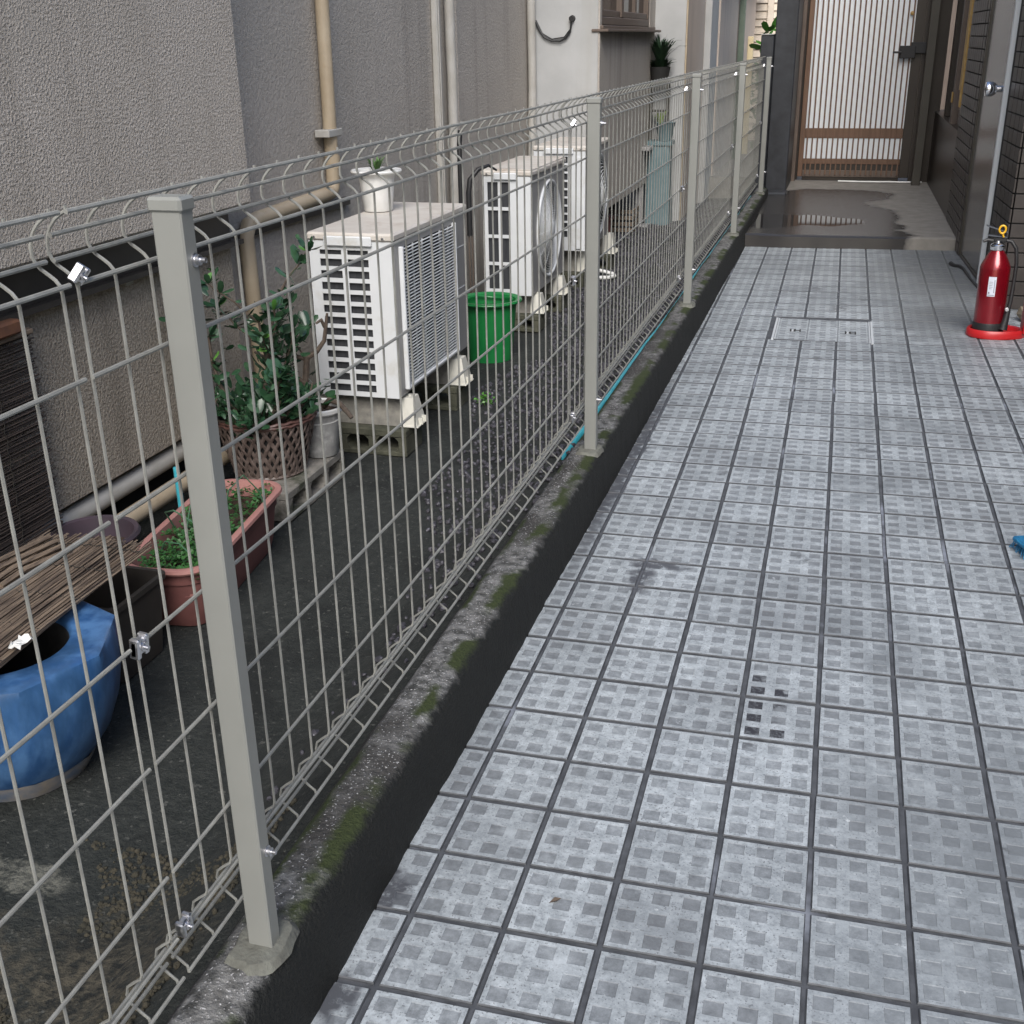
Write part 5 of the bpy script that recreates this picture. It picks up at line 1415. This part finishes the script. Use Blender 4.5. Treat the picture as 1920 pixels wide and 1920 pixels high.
# steel door with knob and bright edge
dm = Matrix.Translation((wx(5.8)+0.004-1.5, 5.82-6, 0)) @ Matrix.Rotation(0.05, 4, 'Z')
g = MB(); g.rbox(0.0, 0.04, -0.41, 0.41, 0.045, 2.3, 0.003, dm); door = g.obj('door', M['door'], bld)
g = MB(); g.rbox(-0.012, 0.05, 0.412, 0.437, 0.03, 2.34, 0.003, dm); g.obj('frame', M['olive'], door)
g = MB(); g.rbox(-0.022, 0.05, -0.437, -0.413, 0.03, 2.34, 0.002, dm); g.obj('edge_strip', M['alu'], door)
g = MB(); g.rbox(-0.006, 0.05, -0.41, 0.41, 0.02, 0.043, 0.003, dm); g.obj('threshold', M['olive'], door)
Mk = dm @ Matrix.Translation((0, -0.345, 0.985)) @ Euler((0, -PI/2, 0)).to_matrix().to_4x4() @ Matrix.Scale(1.35, 4)
g = MB(); g.lathe([(0.034, 0), (0.033, 0.004), (0.012, 0.010), (0.011, 0.030), (0.020, 0.036), (0.026, 0.046), (0.027, 0.062), (0.024, 0.070), (0, 0.072)], n=28, M=Mk); g.obj('door_knob', M['chrome'], door, True)
# sash frames of the recessed window
g = MB(); g.rbox(1.285, 1.33, 7.85, 7.96, 0.62, 2.498, 0.003); bp(g, 'window_post', M['wood'])
g = MB(); g.rbox(1.274, 1.284, 7.88, 7.93, 0.80, 0.87, 0.002); bp(g, 'switch_plate', M['brass'])
for a in (7.30, 7.40):
    g = MB(); g.rbox(1.283, 1.30, a, a+0.045, 0.80+0.1*(a > 7.35), 2.498, 0.002); bp(g, 'gold_strip', M['brass'])
g = MB(); g.box(1.39, 1.395, 7.46, 9.5, 0.66, 2.498); bp(g, 'pane', M['glass'])
g = MB(); g.rbox(1.30, 1.34, 8.7, 8.85, 0.66, 2.498, 0.003); bp(g, 'window_post', M['panel_dk'])

g = MB(); g.box(2.7, 3.0, -3.0, 4.80, -0.05, 2.7); bp(g, 'unseen_side_wall', M['brick'])  # unseen wall, added and sized to cut the light from the side
# ================================================================== THINGS IN THE ALLEY
# --- drain cover
t = thing('floor_hatch', 'tile-topped rectangular floor hatch with aluminium edges and two lifting slots', 'floor hatch', (0.595, 4.215, fz(0.595, 4.215)), TH)
hw, hl = 0.205, 0.205
g = MB(); g.box(-hw, hw, -hl, hl, -0.01, -0.0008)
g.obj('hatch_plate', M['tile'], t)
for i in range(3):
    for j in range(3):
        o = link('hatch_tile', tmesh, t, loc=(-hw+0.008+0.066+i*0.131, -hl+0.068+j*0.137, 0.0006)); o.scale = (0.93, 0.96, 1)
g = MB(); g.rbox(-hw-0.012, -hw-0.002, -hl-0.006, hl+0.006, -0.006, 0.003, 0.001).rbox(-hw, -hw+0.006, -hl, hl, -0.006, 0.003, 0.001); g.obj('edge_strip', M['alu'], t)
g = MB(); g.rbox(hw+0.002, hw+0.012, -hl-0.006, hl+0.006, -0.006, 0.003, 0.001).rbox(hw-0.006, hw, -hl, hl, -0.006, 0.003, 0.001); g.obj('edge_strip', M['alu'], t)
g = MB(); g.rbox(-hw, hw, -hl-0.006, -hl-0.001, -0.006, 0.0022, 0.001); g.obj('edge_strip', M['tile_side'], t)
g = MB(); g.rbox(-hw, hw, hl+0.001, hl+0.006, -0.006, 0.0022, 0.001); g.obj('edge_strip', M['tile_side'], t)
for sx in (-0.12, 0.12):
    g = MB(); g.box(sx-0.022, sx+0.022, -0.03, -0.022, 0.0007, 0.0022).box(sx-0.024, sx-0.018, -0.05, -0.006, 0.0007, 0.0024).box(sx+0.018, sx+0.024, -0.05, -0.006, 0.0007, 0.0024).box(sx-0.006, sx+0.002, -0.045, -0.012, 0.0023, 0.0032)
    g.obj('lifting_slot', M['joint'], t)
    g = MB(); g.box(sx-0.016, sx-0.008, -0.047, -0.012, 0.0007, 0.0026); g.obj('lifting_pin', M['alu'], t)

# --- fire extinguisher on its red stand
EX, EY = 1.300, 4.25
ez = fz(EX, EY)
t = thing('extinguisher_stand', 'red round plastic stand with upright plate holding the extinguisher by the corner', 'stand', (EX, EY, ez+0.001))
g = MB()
poly = []
for k in range(40):
    a = 2*PI*k/40
    x = 0.098*math.cos(a); y = 0.085*math.sin(a)
    if x > 0: x *= 1.45
    poly.append((x, y))
n = 40
sc = lambda s_, z: ([(x*s_, y*s_) for x, y in poly], z)
loft(g, [sc(1.0, 0), sc(1.02, 0.006), sc(0.99, 0.028), sc(0.93, 0.034), sc(0.85, 0.030), sc(0.80, 0.016)], True, True)
g.obj('base', M['redp'], t, True)
g = MB(); g.rbox(0.125, 0.137, -0.05, 0.05, 0.02, 0.29, 0.004); g.obj('back_plate', M['redp'], t)
t = thing('fire_extinguisher', 'red fire extinguisher with black hose and yellow pin standing in the red stand', 'fire extinguisher', (EX-0.012, EY-0.004, ez+0.018))
t.rotation_euler = (0, R(-1.0), 0)
RB = 0.062
g = MB(); g.lathe([(0, 0.045), (RB, 0.045), (RB, 0.275), (RB-0.002, 0.285), (RB-0.010, 0.305), (0.036, 0.335), (0.028, 0.348), (0.026, 0.356), (0, 0.357)], n=48); g.obj('cylinder', M['red'], t, True)
g = MB(); g.lathe([(0, 0), (RB-0.002, 0.0), (RB+0.002, 0.004), (RB+0.002, 0.040), (RB, 0.046), (0, 0.046)], n=48); g.obj('base_ring', M['black'], t, True)
g = MB(); g.lathe([(0.029, 0.353), (0.031, 0.356), (0.031, 0.374), (0.027, 0.378), (0.018, 0.382), (0.016, 0.392), (0.0, 0.393)], n=32); g.obj('collar', M['chrome'], t, True)
g = MB(); g.rbox(-0.020, 0.030, -0.013, 0.013, 0.386, 0.402, 0.003)
g.tube([(-0.02, 0, 0.39), (-0.045, -0.005, 0.395), (-0.062, -0.008, 0.388)], 0.007, 8, radii=[0.009, 0.008, 0.006])
g.obj('valve', M['black'], t, True)
g = MB()
for zz, hh, ll in ((0.404, 0.40, -0.045), (0.424, 0.44, -0.055)):
    g.add([Vector(p) for p in ((0.032, -0.012, zz), (0.032, 0.012, zz), (ll, 0.011, hh+0.012), (ll, -0.011, hh+0.012), (0.032, -0.012, zz+0.004), (0.032, 0.012, zz+0.004), (ll, 0.011, hh+0.017), (ll, -0.011, hh+0.017))], [(0, 1, 2, 3), (7, 6, 5, 4), (0, 4, 5, 1), (1, 5, 6, 2), (2, 6, 7, 3), (3, 7, 4, 0)])
g.obj('lever', mat('grey_lever', (0.10, 0.11, 0.13), rough=0.3, metal=0.4), t)
g = MB(); g.tube([(0.008+0.0125*math.cos(a), -0.018, 0.440+0.016*math.sin(a)) for a in [2*PI*k/24 for k in range(25)]], 0.0042, 8, cap=False).tube([(0.010, -0.017, 0.424), (0.016, -0.015, 0.408)], 0.004, 8); g.obj('safety_pin', M['yellow'], t, True)
hz_ = [(0.028, 0, 0.392), (0.052, -0.004, 0.388), (0.072, -0.010, 0.360), (0.080, -0.014, 0.30), (0.079, -0.018, 0.22), (0.074, -0.030, 0.14), (0.068, -0.036, 0.09)]
g = MB(); g.tube(hz_, 0.0075, 10, radii=[.008, .008, .008, .008, .008, .009, .010]); g.obj('hose', M['black'], t, True)
g = MB(); g.tube([(0.068, -0.036, 0.105), (0.062, -0.042, 0.06), (0.055, -0.048, 0.02)], 0.012, 12, radii=[0.011, 0.014, 0.019]); g.obj('nozzle', M['black'], t, True)
g = MB(); g.tube([(0.060, -0.052, 0.112), (0.062, -0.060, 0.108)], 0.007, 10); g.obj('hose_clip', M['ac'], t, True)
lab = MB(); vs = []
NL = 8
az0 = math.atan2(-1, -0.18); span = 0.50
for k in range(NL+1):
    a = az0-span/2+span*k/NL
    for z in (0.165, 0.248): vs.append(((RB+0.0006)*math.cos(a), (RB+0.0006)*math.sin(a), z))
lab.add(vs, [(2*k, 2*k+2, 2*k+3, 2*k+1) for k in range(NL)])
lb = lab.obj('label', M['paper'], t, True)
for (ua, ub, za, zb2) in ((0.76, 0.86, 0.18, 0.235), (0.1, 0.3, 0.176, 0.184), (0.06, 0.92, 0.169, 0.172), (0.15, 0.6, 0.225, 0.227), (0.15, 0.62, 0.218, 0.220), (0.15, 0.55, 0.211, 0.213), (0.15, 0.6, 0.204, 0.206), (0.15, 0.5, 0.197, 0.199)):
    g = MB(); vs = []
    for k in range(4):
        a = az0-span/2+span*(ua+(ub-ua)*k/3)
        for z in (za, zb2): vs.append(((RB+0.0011)*math.cos(a), (RB+0.0011)*math.sin(a), z))
    g.add(vs, [(2*k, 2*k+2, 2*k+3, 2*k+1) for k in range(3)]); g.obj('print_line', M['ink'], lb)
# black cord behind the extinguisher stand and rock
g = MB(); g.tube([(1.245, 5.93, 0.035), (1.262, 5.88, 0.03), (1.29, 5.86, 0.03), (1.305, 5.80, 0.03), (1.32, 5.5, 0.027), (1.345, 5.2, 0.027)], 0.008, 7, radii=[.013, .012, .012, .009, .007, .006]); tag(g.obj('door_wedge_cord', M['black'], None, True), 'black cord trailing on the tiles along the foot of the steel door', 'cord')
g = MB(); v, f = ico((0, 0, 0.02), 0.045, random.Random(2)); g.add(v, f); o = g.obj('rock', M['rock']); o.location = (1.475, 4.55, fz(1.47, 4.55)+0.01); tag(o, 'small ochre rock lying right of the red extinguisher stand', 'rock')
# blue brush entering at the right edge
t = thing('scrubbing_brush', 'blue bristled scrubbing brush head lying on the tiles at the right edge', 'brush', (1.168, 1.872, fz(1.2, 1.88)), 0.35)
g = MB(); g.rbox(-0.02, 0.20, -0.035, 0.035, 0.022, 0.036, 0.004); g.obj('block', M['bluerag'], t)
g = MB(); rbz = random.Random(3)
for k in range(420):
    x, y = rbz.uniform(-0.018, 0.19), rbz.uniform(-0.033, 0.033)
    g.tube([(x, y, 0.022), (x*1.12+rbz.gauss(-0.003, .004), y*1.25+rbz.gauss(0, .003), 0.001)], 0.0011, 3, cap=False)
g.obj('bristles', M['bluerag'], t, kind='stuff')
# rust bits and debris crumbs on the tiles
t = thing('fallen_leaf', 'curled brown leaf fragment on a tile joint near the kerb', 'leaf', (0.305, 0.335, 0.004), 0.7)
g = MB(); g.add([(0, 0, 0), (0.012, 0.004, 0.004), (0.022, 0, 0.001), (0.011, -0.005, 0.003), (0.011, 0, 0.0)], [(0, 1, 4), (1, 2, 4), (2, 3, 4), (3, 0, 4)]); g.obj('blade', M['bark'], t)
